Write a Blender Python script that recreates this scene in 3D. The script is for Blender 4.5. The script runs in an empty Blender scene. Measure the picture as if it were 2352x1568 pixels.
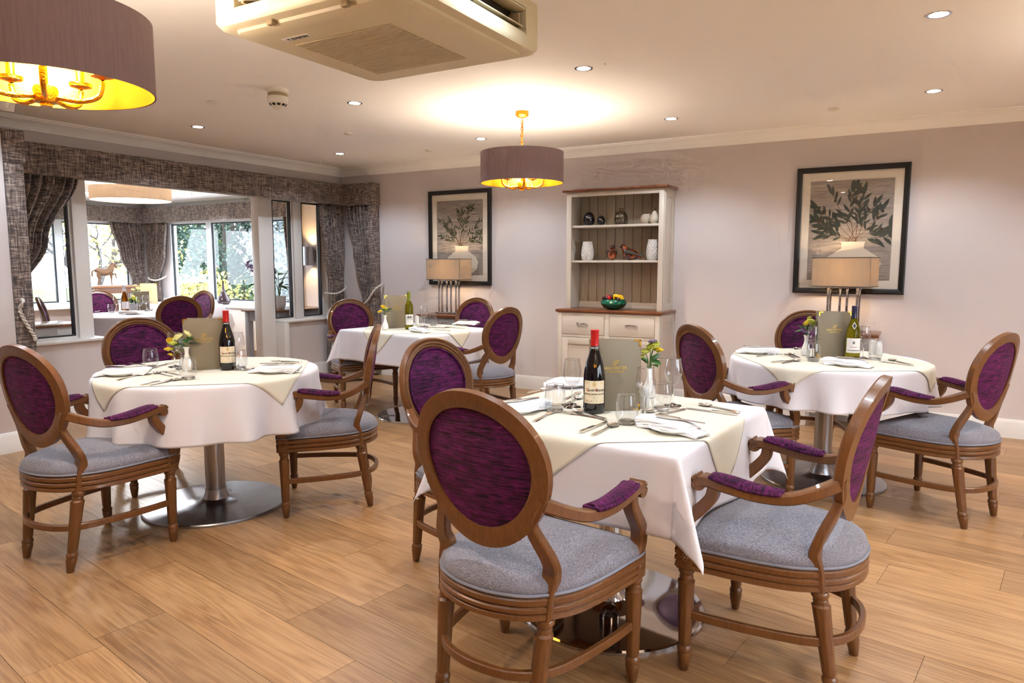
import bpy, bmesh, math, random
from mathutils import Vector, Matrix
random.seed(7)
PI = math.pi
sc = bpy.context.scene
C = sc.collection

# ---------------------------------------------------------------- camera
CAM_H, FPX, YAW = 1.36, 1615.0, math.radians(30.15)
PITCH = math.atan(178 / FPX)
cd = bpy.data.cameras.new('camera'); cam = bpy.data.objects.new('camera', cd); C.objects.link(cam)
cam.location = (0, 0, CAM_H); cam.rotation_euler = (PI / 2 - PITCH, 0, YAW)
cd.sensor_fit = 'HORIZONTAL'; cd.sensor_width = 36; cd.lens = 36 * FPX / 2352; cd.clip_start = 0.05; cd.clip_end = 300
sc.camera = cam
# ---------------------------------------------------------------- world (bright overcast day)
w = bpy.data.worlds.new('overcast_sky'); sc.world = w; w.use_nodes = True
bg = w.node_tree.nodes['Background']; bg.inputs[0].default_value = (0.86, 0.93, 1.0, 1); bg.inputs[1].default_value = 6.5
# ---------------------------------------------------------------- exposure and light levels
sc.view_settings.view_transform = 'Standard'; sc.view_settings.look = 'None'
sc.view_settings.gamma = 1; sc.view_settings.use_curve_mapping = False
sc.view_settings.exposure = 0.68
SPOT_W, PEND_W, LAMP_W = 43.0, 54.0, 15.0
SPOT_C, PEND_C = (0.79, 0.93, 1.06), (1.0, 0.83, 0.64)
try:
    sc.cycles.use_denoising = True; sc.cycles.max_bounces = 7; sc.cycles.diffuse_bounces = 4; sc.cycles.glossy_bounces = 3; sc.cycles.transmission_bounces = 6
    sc.cycles.use_adaptive_sampling = True; sc.cycles.adaptive_threshold = .13; sc.cycles.adaptive_min_samples = 12
    sc.cycles.transparent_max_bounces = 14; sc.cycles.sample_clamp_indirect = 6
    sc.cycles.caustics_reflective = False; sc.cycles.caustics_refractive = False
except Exception: pass

# ---------------------------------------------------------------- measuring helpers
R_ = Vector((math.cos(YAW), math.sin(YAW), 0))
F_ = Vector((-math.sin(YAW) * math.cos(PITCH), math.cos(YAW) * math.cos(PITCH), -math.sin(PITCH)))
U_ = R_.cross(F_)
def onz(x, y, z=0.0):
    d = R_ * (x - 1176) - U_ * (y - 784) + F_ * FPX
    return Vector((0, 0, CAM_H)) + d * ((z - CAM_H) / d.z)
def ony(x, y, Y):
    d = R_ * (x - 1176) - U_ * (y - 784) + F_ * FPX
    return Vector((0, 0, CAM_H)) + d * (Y / d.y)

# ---------------------------------------------------------------- materials
def lin(c):
    return tuple((v / 12.92 if v <= .04045 else ((v + .055) / 1.055) ** 2.4) for v in (x / 255 for x in c)) + (1,)
def newmat(name):
    m = bpy.data.materials.new(name); m.use_nodes = True
    return m, m.node_tree.nodes, m.node_tree.links, m.node_tree.nodes['Principled BSDF']
def pb(name, rgb, rough=.5, metal=0, spec=.5, coat=0, sheen=0, trans=0, ior=1.45, emit=None, es=0, sub=0):
    m, n, l, b = newmat(name)
    b.inputs['Base Color'].default_value = lin(rgb); b.inputs['Roughness'].default_value = rough
    b.inputs['Metallic'].default_value = metal; b.inputs['Specular IOR Level'].default_value = spec
    b.inputs['Coat Weight'].default_value = coat; b.inputs['Sheen Weight'].default_value = sheen
    b.inputs['Transmission Weight'].default_value = trans; b.inputs['IOR'].default_value = ior
    if emit: b.inputs['Emission Color'].default_value = lin(emit); b.inputs['Emission Strength'].default_value = es
    return m
def nd(n, t, **kw):
    x = n.new(t)
    for k, v in kw.items(): setattr(x, k, v)
    return x
def tex(m, scale=(1, 1, 1), coord='Object'):
    n, l = m.node_tree.nodes, m.node_tree.links
    tc = nd(n, 'ShaderNodeTexCoord'); mp = nd(n, 'ShaderNodeMapping'); mp.inputs['Scale'].default_value = scale
    l.new(tc.outputs[coord], mp.inputs[0]); return mp.outputs[0]
def noise(m, vec, scale=5, detail=4, rough=.5, dist=0):
    n, l = m.node_tree.nodes, m.node_tree.links
    x = nd(n, 'ShaderNodeTexNoise'); x.inputs['Scale'].default_value = scale; x.inputs['Detail'].default_value = detail
    x.inputs['Roughness'].default_value = rough; x.inputs['Distortion'].default_value = dist
    l.new(vec, x.inputs['Vector']); return x.outputs['Fac']
def ramp(m, fac, stops):
    n, l = m.node_tree.nodes, m.node_tree.links
    x = nd(n, 'ShaderNodeValToRGB'); e = x.color_ramp.elements
    while len(e) < len(stops): e.new(0.5)
    for i, (p, c) in enumerate(stops): e[i].position = p; e[i].color = lin(c)
    l.new(fac, x.inputs[0]); return x.outputs[0]
def math_(m, op, a, b=None, c=None):
    n, l = m.node_tree.nodes, m.node_tree.links
    x = nd(n, 'ShaderNodeMath', operation=op)
    for i, v in enumerate((a, b, c)):
        if v is None: continue
        if isinstance(v, (int, float)): x.inputs[i].default_value = v
        else: l.new(v, x.inputs[i])
    return x.outputs[0]
def mixc(m, fac, a, b, mode='MIX'):
    n, l = m.node_tree.nodes, m.node_tree.links
    x = nd(n, 'ShaderNodeMix', data_type='RGBA', blend_type=mode)
    for i, v in ((0, fac), (6, a), (7, b)):
        if isinstance(v, (int, float)): x.inputs[i].default_value = v
        elif isinstance(v, tuple): x.inputs[i].default_value = v
        else: l.new(v, x.inputs[i])
    return x.outputs[2]
def bump(m, h, strength=.3, dist=.002):
    n, l = m.node_tree.nodes, m.node_tree.links
    x = nd(n, 'ShaderNodeBump'); x.inputs['Strength'].default_value = strength; x.inputs['Distance'].default_value = dist
    l.new(h, x.inputs['Height']); l.new(x.outputs[0], n['Principled BSDF'].inputs['Normal'])
def setc(m, c): m.node_tree.links.new(c, m.node_tree.nodes['Principled BSDF'].inputs['Base Color'])

M = {}
M['wall'] = pb('wall_paint', (209, 199, 198), .75)
bump(M['wall'], noise(M['wall'], tex(M['wall']), 90, 3), .08, .002)
M['ceil'] = pb('ceiling_paint', (248, 246, 246), .8)
M['white'] = pb('white_gloss_paint', (226, 221, 217), .35)
M['upvc'] = pb('white_window_frame', (228, 230, 236), .3)
M['rubber'] = pb('dark_gasket', (38, 38, 44), .5)
M['greige'] = pb('cream_cabinet_paint', (202, 192, 180), .45)
M['greige_back'] = pb('taupe_backboard_paint', (168, 153, 134), .5)
M['greypaint'] = pb('grey_furniture_paint', (164, 163, 166), .5)
def woodmat(name, stops, sc_=(14, 1.2, 14), rough=.35, coat=.25, det=6):
    m = pb(name, (120, 80, 50), rough, coat=coat)
    f = noise(m, tex(m, sc_), 6, det, .6, .4); setc(m, ramp(m, f, stops)); return m
M['chairwood'] = woodmat('walnut_stained_beech', [(.2, (86, 50, 23)), (.55, (105, 65, 32)), (.85, (122, 78, 40))], (20, 20, 3))
M['darkwood'] = woodmat('dark_oak', [(.3, (84, 45, 22)), (.6, (118, 66, 34)), (.85, (140, 84, 46))], (2, 20, 20), .3)
M['midwood'] = woodmat('mid_oak', [(.3, (110, 64, 36)), (.7, (160, 104, 62))], (3, 20, 20), .4)
# floor planks: each plank object carries its own grain offset
m, n, l, b = newmat('oak_vinyl_plank'); M['plank'] = m
oi = nd(n, 'ShaderNodeObjectInfo'); tc = nd(n, 'ShaderNodeTexCoord')
cmb = nd(n, 'ShaderNodeCombineXYZ')
for i in range(3): l.new(math_(m, 'MULTIPLY', oi.outputs['Random'], (37.0, 91.0, 13.0)[i]), cmb.inputs[i])
vm = nd(n, 'ShaderNodeVectorMath', operation='ADD'); l.new(tc.outputs['Object'], vm.inputs[0]); l.new(cmb.outputs[0], vm.inputs[1])
mp = nd(n, 'ShaderNodeMapping'); mp.inputs['Scale'].default_value = (.6, 8.0, 1); l.new(vm.outputs[0], mp.inputs[0])
big = noise(m, mp.outputs[0], 1.5, 2, .45, .35)
rings = math_(m, 'FRACT', math_(m, 'MULTIPLY', big, 8.0))
ringf = math_(m, 'ABSOLUTE', math_(m, 'SUBTRACT', rings, .5))
mp2 = nd(n, 'ShaderNodeMapping'); mp2.inputs['Scale'].default_value = (2.2, 75.0, 1); l.new(vm.outputs[0], mp2.inputs[0])
fine = noise(m, mp2.outputs[0], 2.0, 4, .65)
mp3 = nd(n, 'ShaderNodeMapping'); mp3.inputs['Scale'].default_value = (.7, 3.2, 1); l.new(vm.outputs[0], mp3.inputs[0])
cloudy = noise(m, mp3.outputs[0], 2.2, 3, .5, .3)
tot = math_(m, 'ADD', math_(m, 'MULTIPLY', ringf, .30), math_(m, 'ADD', math_(m, 'MULTIPLY', fine, .52), math_(m, 'MULTIPLY', cloudy, .36)))
col = ramp(m, tot, [(.25, (120, 82, 50)), (.42, (156, 114, 74)), (.58, (180, 138, 95)), (.78, (196, 157, 114))])
tone = math_(m, 'ADD', .69, math_(m, 'MULTIPLY', oi.outputs['Random'], .27))
hs = nd(n, 'ShaderNodeHueSaturation'); l.new(col, hs.inputs['Color']); l.new(tone, hs.inputs['Value']); setc(m, hs.outputs[0])
b.inputs['Roughness'].default_value = .34; b.inputs['Specular IOR Level'].default_value = .45
bump(m, fine, .12, .0015)
M['subfloor'] = pb('plank_joint_shadow_gap', (96, 66, 40), .8)
M['floor_plain'] = woodmat('oak_vinyl_far', [(.3, (150, 104, 62)), (.7, (200, 152, 100))], (1.5, 10, 1), .4, 0)
# velvet
def velvet(name, scl):
    m = pb(name, (70, 14, 48), .55, spec=.2, sheen=.16)
    m.node_tree.nodes['Principled BSDF'].inputs['Sheen Tint'].default_value = lin((190, 60, 150))
    m.node_tree.nodes['Principled BSDF'].inputs['Sheen Roughness'].default_value = .35
    v = tex(m, scl); f1 = noise(m, v, 3.0, 5, .62, .8); f2 = noise(m, tex(m), 24, 3, .6)
    t = math_(m, 'ADD', math_(m, 'MULTIPLY', f1, .75), math_(m, 'MULTIPLY', f2, .25))
    setc(m, ramp(m, t, [(.40, (20, 3, 20)), (.48, (64, 10, 54)), (.58, (94, 20, 80)), (.72, (138, 50, 118))]))
    bump(m, t, 1.0, .010); return m
M['velvet'] = velvet('purple_crushed_velvet', (5, 5, 46))
M['velvet_pad'] = velvet('purple_chenille_pad', (16, 60, 16))
# seat fabric
m = pb('grey_woven_seat_fabric', (120, 116, 122), .85, sheen=.15); M['seat'] = m
f1 = noise(m, tex(m, (420, 50, 420)), 2, 2); f2 = noise(m, tex(m, (50, 420, 420)), 2, 2)
t = math_(m, 'MULTIPLY', math_(m, 'ADD', f1, f2), .5)
setc(m, ramp(m, t, [(.36, (60, 58, 68)), (.5, (112, 108, 118)), (.64, (156, 153, 160))])); bump(m, t, .5, .0015)
M['piping'] = pb('grey_piping', (122, 122, 134), .8)
# linens
def linen(name, rgb, sc_=26):
    m = pb(name, rgb, .8, sheen=.1); v = tex(m)
    f = noise(m, v, sc_, 3, .5, 1.2); bump(m, f, .22, .003); return m
M['cloth'] = linen('white_damask_tablecloth', (208, 203, 208), 14)
M['overlay'] = linen('cream_damask_slip_cloth', (212, 205, 188), 18)
M['napkin'] = linen('white_napkin', (226, 224, 226), 30)
M['china'] = pb('white_china', (236, 233, 228), .15, coat=.4)
# curtain fabric
def curt(name, dark, mid, light):
    m = pb(name, mid, .7, sheen=.3)
    a = noise(m, tex(m, (6, 6, 60)), 2.2, 3, .65); b_ = noise(m, tex(m, (55, 55, 5)), 2.0, 3, .65)
    t = math_(m, 'ADD', math_(m, 'MULTIPLY', a, .55), math_(m, 'MULTIPLY', b_, .45))
    setc(m, ramp(m, t, [(.40, dark), (.5, mid), (.61, light)])); bump(m, t, .25, .002); return m
M['curtain'] = curt('brown_slub_curtain', (42, 34, 36), (106, 90, 84), (172, 154, 142))
M['rope'] = pb('cream_rope', (212, 204, 194), .7)
# metals / glass
M['chrome'] = pb('polished_chrome', (200, 200, 205), .06, 1)
M['steel'] = pb('brushed_steel', (164, 164, 170), .3, 1)
M['cutlery'] = pb('cutlery_steel', (222, 216, 208), .2, 1)
m = pb('hammered_gold', (214, 150, 44), .28, 1); M['gold'] = m
bump(m, noise(m, tex(m), 160, 2), .9, .004)
M['brass'] = pb('polished_brass', (226, 176, 70), .2, 1)
def thin(name, tint=(1, 1, 1), refl=.09, rough=.0, k=.75):
    m, n, l, b = newmat(name); n.remove(b); out = n['Material Output']
    t = nd(n, 'ShaderNodeBsdfTransparent'); t.inputs[0].default_value = tint + (1,)
    g = nd(n, 'ShaderNodeBsdfGlossy'); g.inputs['Roughness'].default_value = rough
    lw = nd(n, 'ShaderNodeLayerWeight'); lw.inputs[0].default_value = .35
    f = math_(m, 'ADD', math_(m, 'MULTIPLY', math_(m, 'POWER', lw.outputs['Facing'], 2.2), k), refl)
    mx = nd(n, 'ShaderNodeMixShader'); l.new(f, mx.inputs[0]); l.new(t.outputs[0], mx.inputs[1]); l.new(g.outputs[0], mx.inputs[2])
    l.new(mx.outputs[0], out.inputs[0]); return m
M['glass'] = thin('drinking_glass', (.95, .955, .965), .09, 0, 1.0)
M['pane'] = thin('window_glass', (.93, .95, .96), .02, 0, .4)
M['picglass'] = thin('picture_glass', (1, 1, 1), .035)
M['smokeglass'] = thin('smoked_glass', (.55, .52, .47), .08)
M['darkbottle'] = pb('dark_wine_bottle', (10, 8, 12), .06, coat=.5)
M['greenbottle'] = pb('olive_wine_bottle', (140, 130, 24), .05, trans=.75, ior=1.3)
M['amberbottle'] = pb('amber_wine_bottle', (160, 92, 24), .05, trans=.7, ior=1.3)
M['paper'] = pb('cream_label_paper', (228, 214, 186), .6)
M['paperwhite'] = pb('white_label_paper', (228, 226, 226), .6)
M['redfoil'] = pb('red_foil', (190, 26, 24), .3, coat=.3)
M['greenfoil'] = pb('green_foil', (110, 120, 32), .3, coat=.3)
M['navyfoil'] = pb('navy_foil', (34, 36, 64), .3, coat=.3)
M['silverfoil'] = pb('silver_foil', (206, 204, 208), .3)
M['black'] = pb('black', (14, 14, 16), .4)
M['ink'] = pb('dark_ink', (60, 56, 54), .6)
M['redink'] = pb('red_ink', (170, 30, 34), .6)
M['goldink'] = pb('gold_foil_print', (212, 176, 92), .35, .4)
m = pb('taupe_leatherette', (132, 120, 100), .55); M['menu'] = m
bump(m, noise(m, tex(m), 400, 2), .2, .001)
M['menutan'] = pb('tan_leatherette', (196, 168, 128), .55)
M['acplastic'] = pb('aged_cream_plastic', (214, 202, 172), .45)
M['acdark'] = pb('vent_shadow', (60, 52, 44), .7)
M['acgrille'] = pb('grille_tan', (160, 140, 108), .6)
M['plastic'] = pb('white_plastic', (228, 224, 216), .4)
# lamp shades
def fabric_shade(name, rgb, transl):
    m, n, l, b = newmat(name); out = n['Material Output']
    b.inputs['Base Color'].default_value = lin(rgb); b.inputs['Roughness'].default_value = .8
    f = noise(m, tex(m, (120, 120, 4)), 2, 3); setc(m, mixc(m, f, lin(tuple(int(v * .86) for v in rgb)), lin(tuple(min(255, int(v * 1.1)) for v in rgb))))
    if transl:
        t = nd(n, 'ShaderNodeBsdfTranslucent'); t.inputs[0].default_value = lin(rgb)
        mx = nd(n, 'ShaderNodeMixShader'); mx.inputs[0].default_value = transl
        l.new(b.outputs[0], mx.inputs[1]); l.new(t.outputs[0], mx.inputs[2]); l.new(mx.outputs[0], out.inputs[0])
    return m
M['mauve'] = fabric_shade('mauve_silk_shade', (126, 104, 106), 0)
M['shade_taupe'] = fabric_shade('taupe_linen_shade', (196, 178, 156), .45)
M['shade_cream'] = fabric_shade('cream_linen_shade', (206, 192, 176), .3)
M['goldlining'] = pb('gold_shade_lining', (196, 134, 30), .32, .85)
M['bulb'] = pb('glowing_bulb', (255, 240, 210), .4, emit=(255, 222, 160), es=14)
M['lens'] = pb('lit_downlight_lens', (255, 255, 255), .4, emit=(255, 246, 236), es=22)
M['diffuser'] = pb('lit_drum_diffuser', (255, 255, 255), .4, emit=(255, 240, 220), es=3.0)
# plants
M['leaf'] = pb('green_leaf', (54, 104, 44), .5); M['leafdark'] = pb('dark_leaf', (40, 62, 44), .5)
M['lime'] = pb('lime_petal', (206, 208, 92), .6); M['yellow'] = pb('yellow_petal', (240, 208, 60), .6)
M['cream_petal'] = pb('cream_petal', (240, 234, 176), .6); M['lilac'] = pb('lilac_petal', (150, 128, 168), .6)
M['stem'] = pb('green_stem', (88, 120, 50), .6)

# ---------------------------------------------------------------- mesh helpers
class MB:
    def __init__(s): s.v = []; s.f = []
    def add(s, verts, faces):
        o = len(s.v); s.v += [tuple(p) for p in verts]; s.f += [tuple(i + o for i in f) for f in faces]; return s
    def box(s, x0, x1, y0, y1, z0, z1):
        return s.add([(x0, y0, z0), (x1, y0, z0), (x1, y1, z0), (x0, y1, z0), (x0, y0, z1), (x1, y0, z1), (x1, y1, z1), (x0, y1, z1)],
                     [(0, 3, 2, 1), (4, 5, 6, 7), (0, 1, 5, 4), (1, 2, 6, 5), (2, 3, 7, 6), (3, 0, 4, 7)])
    def rbox(s, x0, x1, y0, y1, z0, z1, r=.004, seg=2):
        bm = bmesh.new(); bmesh.ops.create_cube(bm, size=1)
        for v in bm.verts: v.co = ((x0 + x1) / 2 + v.co.x * (x1 - x0), (y0 + y1) / 2 + v.co.y * (y1 - y0), (z0 + z1) / 2 + v.co.z * (z1 - z0))
        r = min(r, .45 * min(x1 - x0, y1 - y0, z1 - z0))
        bmesh.ops.bevel(bm, geom=list(bm.edges), offset=r, segments=seg, affect='EDGES', profile=.5)
        bm.verts.index_update()
        s.add([tuple(v.co) for v in bm.verts], [tuple(v.index for v in f.verts) for f in bm.faces]); bm.free(); return s
    def loft(s, rings, cap=True, closed=False, ring_closed=True):
        k = len(rings[0]); o = len(s.v)
        for r in rings: s.v += [tuple(p) for p in r]
        nr = len(rings)
        for i in range(nr if closed else nr - 1):
            a, b = o + i * k, o + ((i + 1) % nr) * k
            for j in range(k if ring_closed else k - 1):
                j2 = (j + 1) % k; s.f.append((a + j, a + j2, b + j2, b + j))
        if cap and not closed:
            s.f.append(tuple(o + j for j in reversed(range(k)))); s.f.append(tuple(o + (nr - 1) * k + j for j in range(k)))
        return s
    def lathe(s, prof, seg=24, at=(0, 0, 0), mod=None, cap=True, sx=1, sy=1, tor=False):
        rings = []
        for r, z in prof:
            rings.append([(at[0] + sx * (r * (mod(j / seg * 2 * PI, z) if mod else 1)) * math.cos(j / seg * 2 * PI),
                           at[1] + sy * (r * (mod(j / seg * 2 * PI, z) if mod else 1)) * math.sin(j / seg * 2 * PI), at[2] + z) for j in range(seg)])
        return s.loft(rings, cap, tor)
    def sweep(s, path, sec, up=(0, 0, 1), closed=False, cap=True):
        """sec: radius, list of 2D points, or function(t,i)->list of 2D points (side, up)"""
        P = [Vector(p) for p in path]; n_ = len(P); rings = []
        for i in range(n_):
            if closed: t = P[(i + 1) % n_] - P[i - 1]
            else: t = P[min(i + 1, n_ - 1)] - P[max(i - 1, 0)]
            t.normalize(); u = Vector(up); sd = t.cross(u)
            if sd.length < 1e-4: sd = t.cross(Vector((0, 1, .01)))
            sd.normalize(); u = sd.cross(t)
            if callable(sec): pts = sec(i / (n_ - 1 if not closed else n_), i)
            elif isinstance(sec, (int, float)): pts = [(sec * math.cos(a * PI / 4), sec * math.sin(a * PI / 4)) for a in range(8)]
            else: pts = sec
            rings.append([P[i] + sd * a + u * b_ for a, b_ in pts])
        return s.loft(rings, cap, closed)
    def prism(s, poly, z0, z1):
        k = len(poly)
        return s.add([(x, y, z0) for x, y in poly] + [(x, y, z1) for x, y in poly],
                     [tuple(reversed(range(k))), tuple(range(k, 2 * k))] + [(i, (i + 1) % k, k + (i + 1) % k, k + i) for i in range(k)])
    def xform(s, mat):
        s.v = [tuple(mat @ Vector(p)) for p in s.v]; return s
    def mesh(s, name, smooth=40):
        me = bpy.data.meshes.new(name); me.from_pydata(s.v, [], s.f); me.update()
        bm = bmesh.new(); bm.from_mesh(me); bmesh.ops.recalc_face_normals(bm, faces=bm.faces); bm.to_mesh(me); bm.free()
        if smooth:
            me.polygons.foreach_set('use_smooth', [True] * len(me.polygons)); me.set_sharp_from_angle(angle=math.radians(smooth))
        return me
def circ(r, k=10, sy=1): return [(r * math.cos(a * 2 * PI / k), sy * r * math.sin(a * 2 * PI / k)) for a in range(k)]
def rect(a, b_, r=.003):
    return [(-a + r, -b_), (a - r, -b_), (a, -b_ + r), (a, b_ - r), (a - r, b_), (-a + r, b_), (-a, b_ - r), (-a, -b_ + r)]
def spline(pts, n_=8, closed=False):
    P = [Vector(p) for p in pts]; out = []; k = len(P)
    for i in range(k if closed else k - 1):
        p0 = P[i - 1] if (closed or i > 0) else P[0]; p1 = P[i]; p2 = P[(i + 1) % k]; p3 = P[(i + 2) % k] if closed or i + 2 < k else P[-1]
        for j in range(n_):
            t = j / n_
            out.append(.5 * ((2 * p1) + (p2 - p0) * t + (2 * p0 - 5 * p1 + 4 * p2 - p3) * t * t + (3 * p1 - p0 - 3 * p2 + p3) * t ** 3))
    if not closed: out.append(P[-1])
    return out
def obj(name, mb, mat, parent=None, loc=None, rot=None, smooth=40, label=None, kind=None):
    me = mb.mesh(name, smooth) if isinstance(mb, MB) else mb
    if mat is not None and not me.materials: me.materials.append(M[mat] if isinstance(mat, str) else mat)
    o = bpy.data.objects.new(name, me); C.objects.link(o)
    if parent: o.parent = parent
    if loc: o.location = loc
    if rot: o.rotation_euler = rot
    if label: o['label'] = label
    if kind: o['kind'] = kind
    return o
def tag(o, label, cat, group=None, kind=None):
    o['label'] = label; o['category'] = cat
    if group: o['group'] = group
    if kind: o['kind'] = kind
    return o
def thing(name, label, cat, loc=(0, 0, 0), rz=0, group=None):
    o = bpy.data.objects.new(name, None); C.objects.link(o); o.location = loc; o.rotation_euler = (0, 0, rz); o.empty_display_size = .05
    return tag(o, label, cat, group)
def struct(name, mb, mat, parent=None, smooth=30, **k):
    o = obj(name, mb, mat, parent, smooth=smooth, **k)
    if not parent: o['kind'] = 'structure'
    return o
def dup(root, loc, rz, label, group=None):
    r = root.copy(); C.objects.link(r); r.location = loc; r.rotation_euler = (0, 0, rz); r['label'] = label
    if group: r['group'] = group
    for ch in list(root.children):
        c = ch.copy(); C.objects.link(c); c.parent = r
        for g in list(ch.children):
            d = g.copy(); C.objects.link(d); d.parent = c
    return r
_txt = {}
def text_mesh(s, size, shear=0, bold=0, align='CENTER', depth=.0003):
    k = (s, size, shear, bold, align)
    if k in _txt: return _txt[k]
    cu = bpy.data.curves.new('t', 'FONT'); cu.body = s; cu.size = size; cu.shear = shear; cu.offset = bold; cu.align_x = align; cu.align_y = 'CENTER'
    cu.extrude = depth; cu.resolution_u = 2
    o = bpy.data.objects.new('t', cu); C.objects.link(o); bpy.context.view_layer.update()
    me = bpy.data.meshes.new_from_object(o.evaluated_get(bpy.context.evaluated_depsgraph_get()))
    bpy.data.objects.remove(o); bpy.data.curves.remove(cu); me.materials.clear(); _txt[k] = me
    return me
def spotlight(parent, loc, watts, col, size=2.35, radius=.035, blend=.55):
    li = bpy.data.lights.new('lamp_light', 'SPOT'); li.energy = watts; li.color = col; li.spot_size = size; li.spot_blend = blend; li.shadow_soft_size = radius
    o = bpy.data.objects.new('lamp_light', li); C.objects.link(o); o.location = loc; o.parent = parent; return o
def pointlight(parent, loc, watts, col, radius=.04):
    li = bpy.data.lights.new('lamp_light', 'POINT'); li.energy = watts; li.color = col; li.shadow_soft_size = radius
    o = bpy.data.objects.new('lamp_light', li); C.objects.link(o); o.location = loc; o.parent = parent; return o
# ================================================================= STRUCTURE
XL, XP, YB, ZC = -6.33, -5.65, 6.66, 2.53          # opening wall, pier face, back wall, ceiling
YP = 2.58                                           # end of the pier
XS, YS, ZS = -11.37, 7.3, 2.37                      # sunroom far wall, side wall, ceiling
def clip(poly, x0, x1, y0, y1):
    for ax, lim, sg in ((0, x0, 1), (0, x1, -1), (1, y0, 1), (1, y1, -1)):
        out = []
        for i in range(len(poly)):
            a, b_ = poly[i - 1], poly[i]; da, db = sg * (a[ax] - lim), sg * (b_[ax] - lim)
            if da * db < 0:
                t = da / (da - db); out.append((a[0] + (b_[0] - a[0]) * t, a[1] + (b_[1] - a[1]) * t))
            if db >= 0: out.append(b_)
        poly = out
        if len(poly) < 3: return []
    return poly
fl = struct('floor', MB().box(-6.6, 3, -2.6, 6.7, -.06, -.003), 'subfloor')
PA = math.radians(-8.85); pu = Vector((math.cos(PA), math.sin(PA))); pn = Vector((-math.sin(PA), math.cos(PA))); P0 = Vector((-2.5, 1.592))
PW, PL = .254, 1.30
offs = {-1: 0.0, 1: .43, 2: .556, 0: -.447}
FX0, FX1, FY0, FY1 = -6.52, 1.5, .75, YB
for r in range(-8, 26):
    o = offs.get(r, random.random() * PL)
    for k in range(-6, 6):
        a0, a1 = o + k * PL, o + (k + 1) * PL; c0, c1 = r * PW, (r + 1) * PW; g = .0009
        quad = [P0 + pu * a + pn * c for a, c in ((a0 + g, c0 + g), (a1 - g, c0 + g), (a1 - g, c1 - g), (a0 + g, c1 - g))]
        poly = clip([(q.x, q.y) for q in quad], FX0, FX1, FY0, FY1)
        if len(poly) < 3: continue
        ctr = P0 + pu * ((a0 + a1) / 2) + pn * ((c0 + c1) / 2)
        loc = [((Vector(p) - ctr).dot(pu), (Vector(p) - ctr).dot(pn)) for p in poly]
        obj('plank', MB().prism(loc, -.0025, 0), 'plank', fl, (ctr.x, ctr.y, 0), (0, 0, PA), smooth=0)
obj('floor_strip', MB().box(-5.7, 3, -2.6, FY0, -.003, 0), 'floor_plain', fl, smooth=0)
obj('floor_strip', MB().box(FX1, 3, FY0, YB, -.003, 0), 'floor_plain', fl, smooth=0)
struct('floor_sunroom', MB().box(XS, -6.52, 2.2, YS, -.06, 0), 'floor_plain')
struct('ceiling', MB().box(-6.62, 3.1, -2.7, 6.8, ZC, ZC + .1), 'ceil')
struct('ceiling_sunroom', MB().box(XS - .2, -6.62, 2.1, YS + .15, ZS, ZS + .1), 'ceil')
struct('wall_back', MB().box(-6.62, 3.1, YB, YB + .15, 0, ZC), 'wall')
struct('wall_right', MB().box(3, 3.15, -2.7, 0, 0, ZC).box(3, 3.15, 3.6, YB, 0, ZC).box(3, 3.15, 0, 3.6, 0, .6).box(3, 3.15, 0, 3.6, 2.2, ZC), 'wall')  # opening cut for the added fill-light windows
struct('wall_front', MB().box(-6.62, 3.1, -2.75, -2.6, 0, ZC), 'wall')
struct('wall_left', MB().rbox(-6.62, XP, -2.6, YP, 0, ZC, .008), 'wall')
struct('wall_left_beam', MB().box(-6.62, XL, YP, YB, 2.115, ZC), 'wall')
# low walls and sills under the glazed screens
struct('wall_left_low', MB().box(-6.62, -6.42, 5.77, YB, 0, .672), 'wall')
struct('wall_left_low_near', MB().box(-6.62, -6.42, YP, 3.63, 0, .672), 'wall')
struct('trim_1', MB().rbox(-6.66, -6.385, 5.73, YB, .672, .702, .012), 'white')
struct('trim_2', MB().rbox(-6.66, -6.385, YP, 3.67, .672, .702, .012), 'white')
struct('trim_3', MB().rbox(-6.62, -6.5, 5.50, 5.70, 0, 2.115, .006), 'white')
struct('trim_4', MB().rbox(-6.62, -6.5, 3.48, 3.61, 0, 2.115, .006), 'white')
struct('trim_5', MB().rbox(-6.62, -6.5, 6.015, 6.14, .702, 2.115, .006), 'white')
struct('trim_6', MB().rbox(-6.62, -6.44, 6.49, YB, .702, 2.115, .006), 'white')
struct('trim_7', MB().rbox(-6.64, -6.36, 5.70, 5.772, 0, .672, .006), 'white')
def glazing(name, y0, y1, z0, z1, x):
    f = struct(name, MB().box(x - .03, x + .03, y0, y0 + .02, z0, z1).box(x - .03, x + .03, y1 - .02, y1, z0, z1).box(x - .03, x + .03, y0 + .02, y1 - .02, z0, z0 + .02).box(x - .03, x + .03, y0 + .02, y1 - .02, z1 - .02, z1), 'white')
    a, b_, c, d = y0 + .02, y1 - .02, z0 + .02, z1 - .02; g = .012
    obj('gasket', MB().box(x - .012, x + .034, a, a + g, c, d).box(x - .012, x + .034, b_ - g, b_, c, d).box(x - .012, x + .034, a + g, b_ - g, c, c + g).box(x - .012, x + .034, a + g, b_ - g, d - g, d), 'rubber', f)
    obj('pane', MB().box(x - .004, x + .004, a + g, b_ - g, c + g, d - g), 'pane', f, smooth=0)
glazing('window_1', YP, 3.48, .702, 2.115, -6.56)
glazing('window_2', 5.70, 6.015, .702, 2.115, -6.56)
glazing('window_3', 6.14, 6.49, .702, 2.115, -6.56)
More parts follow.
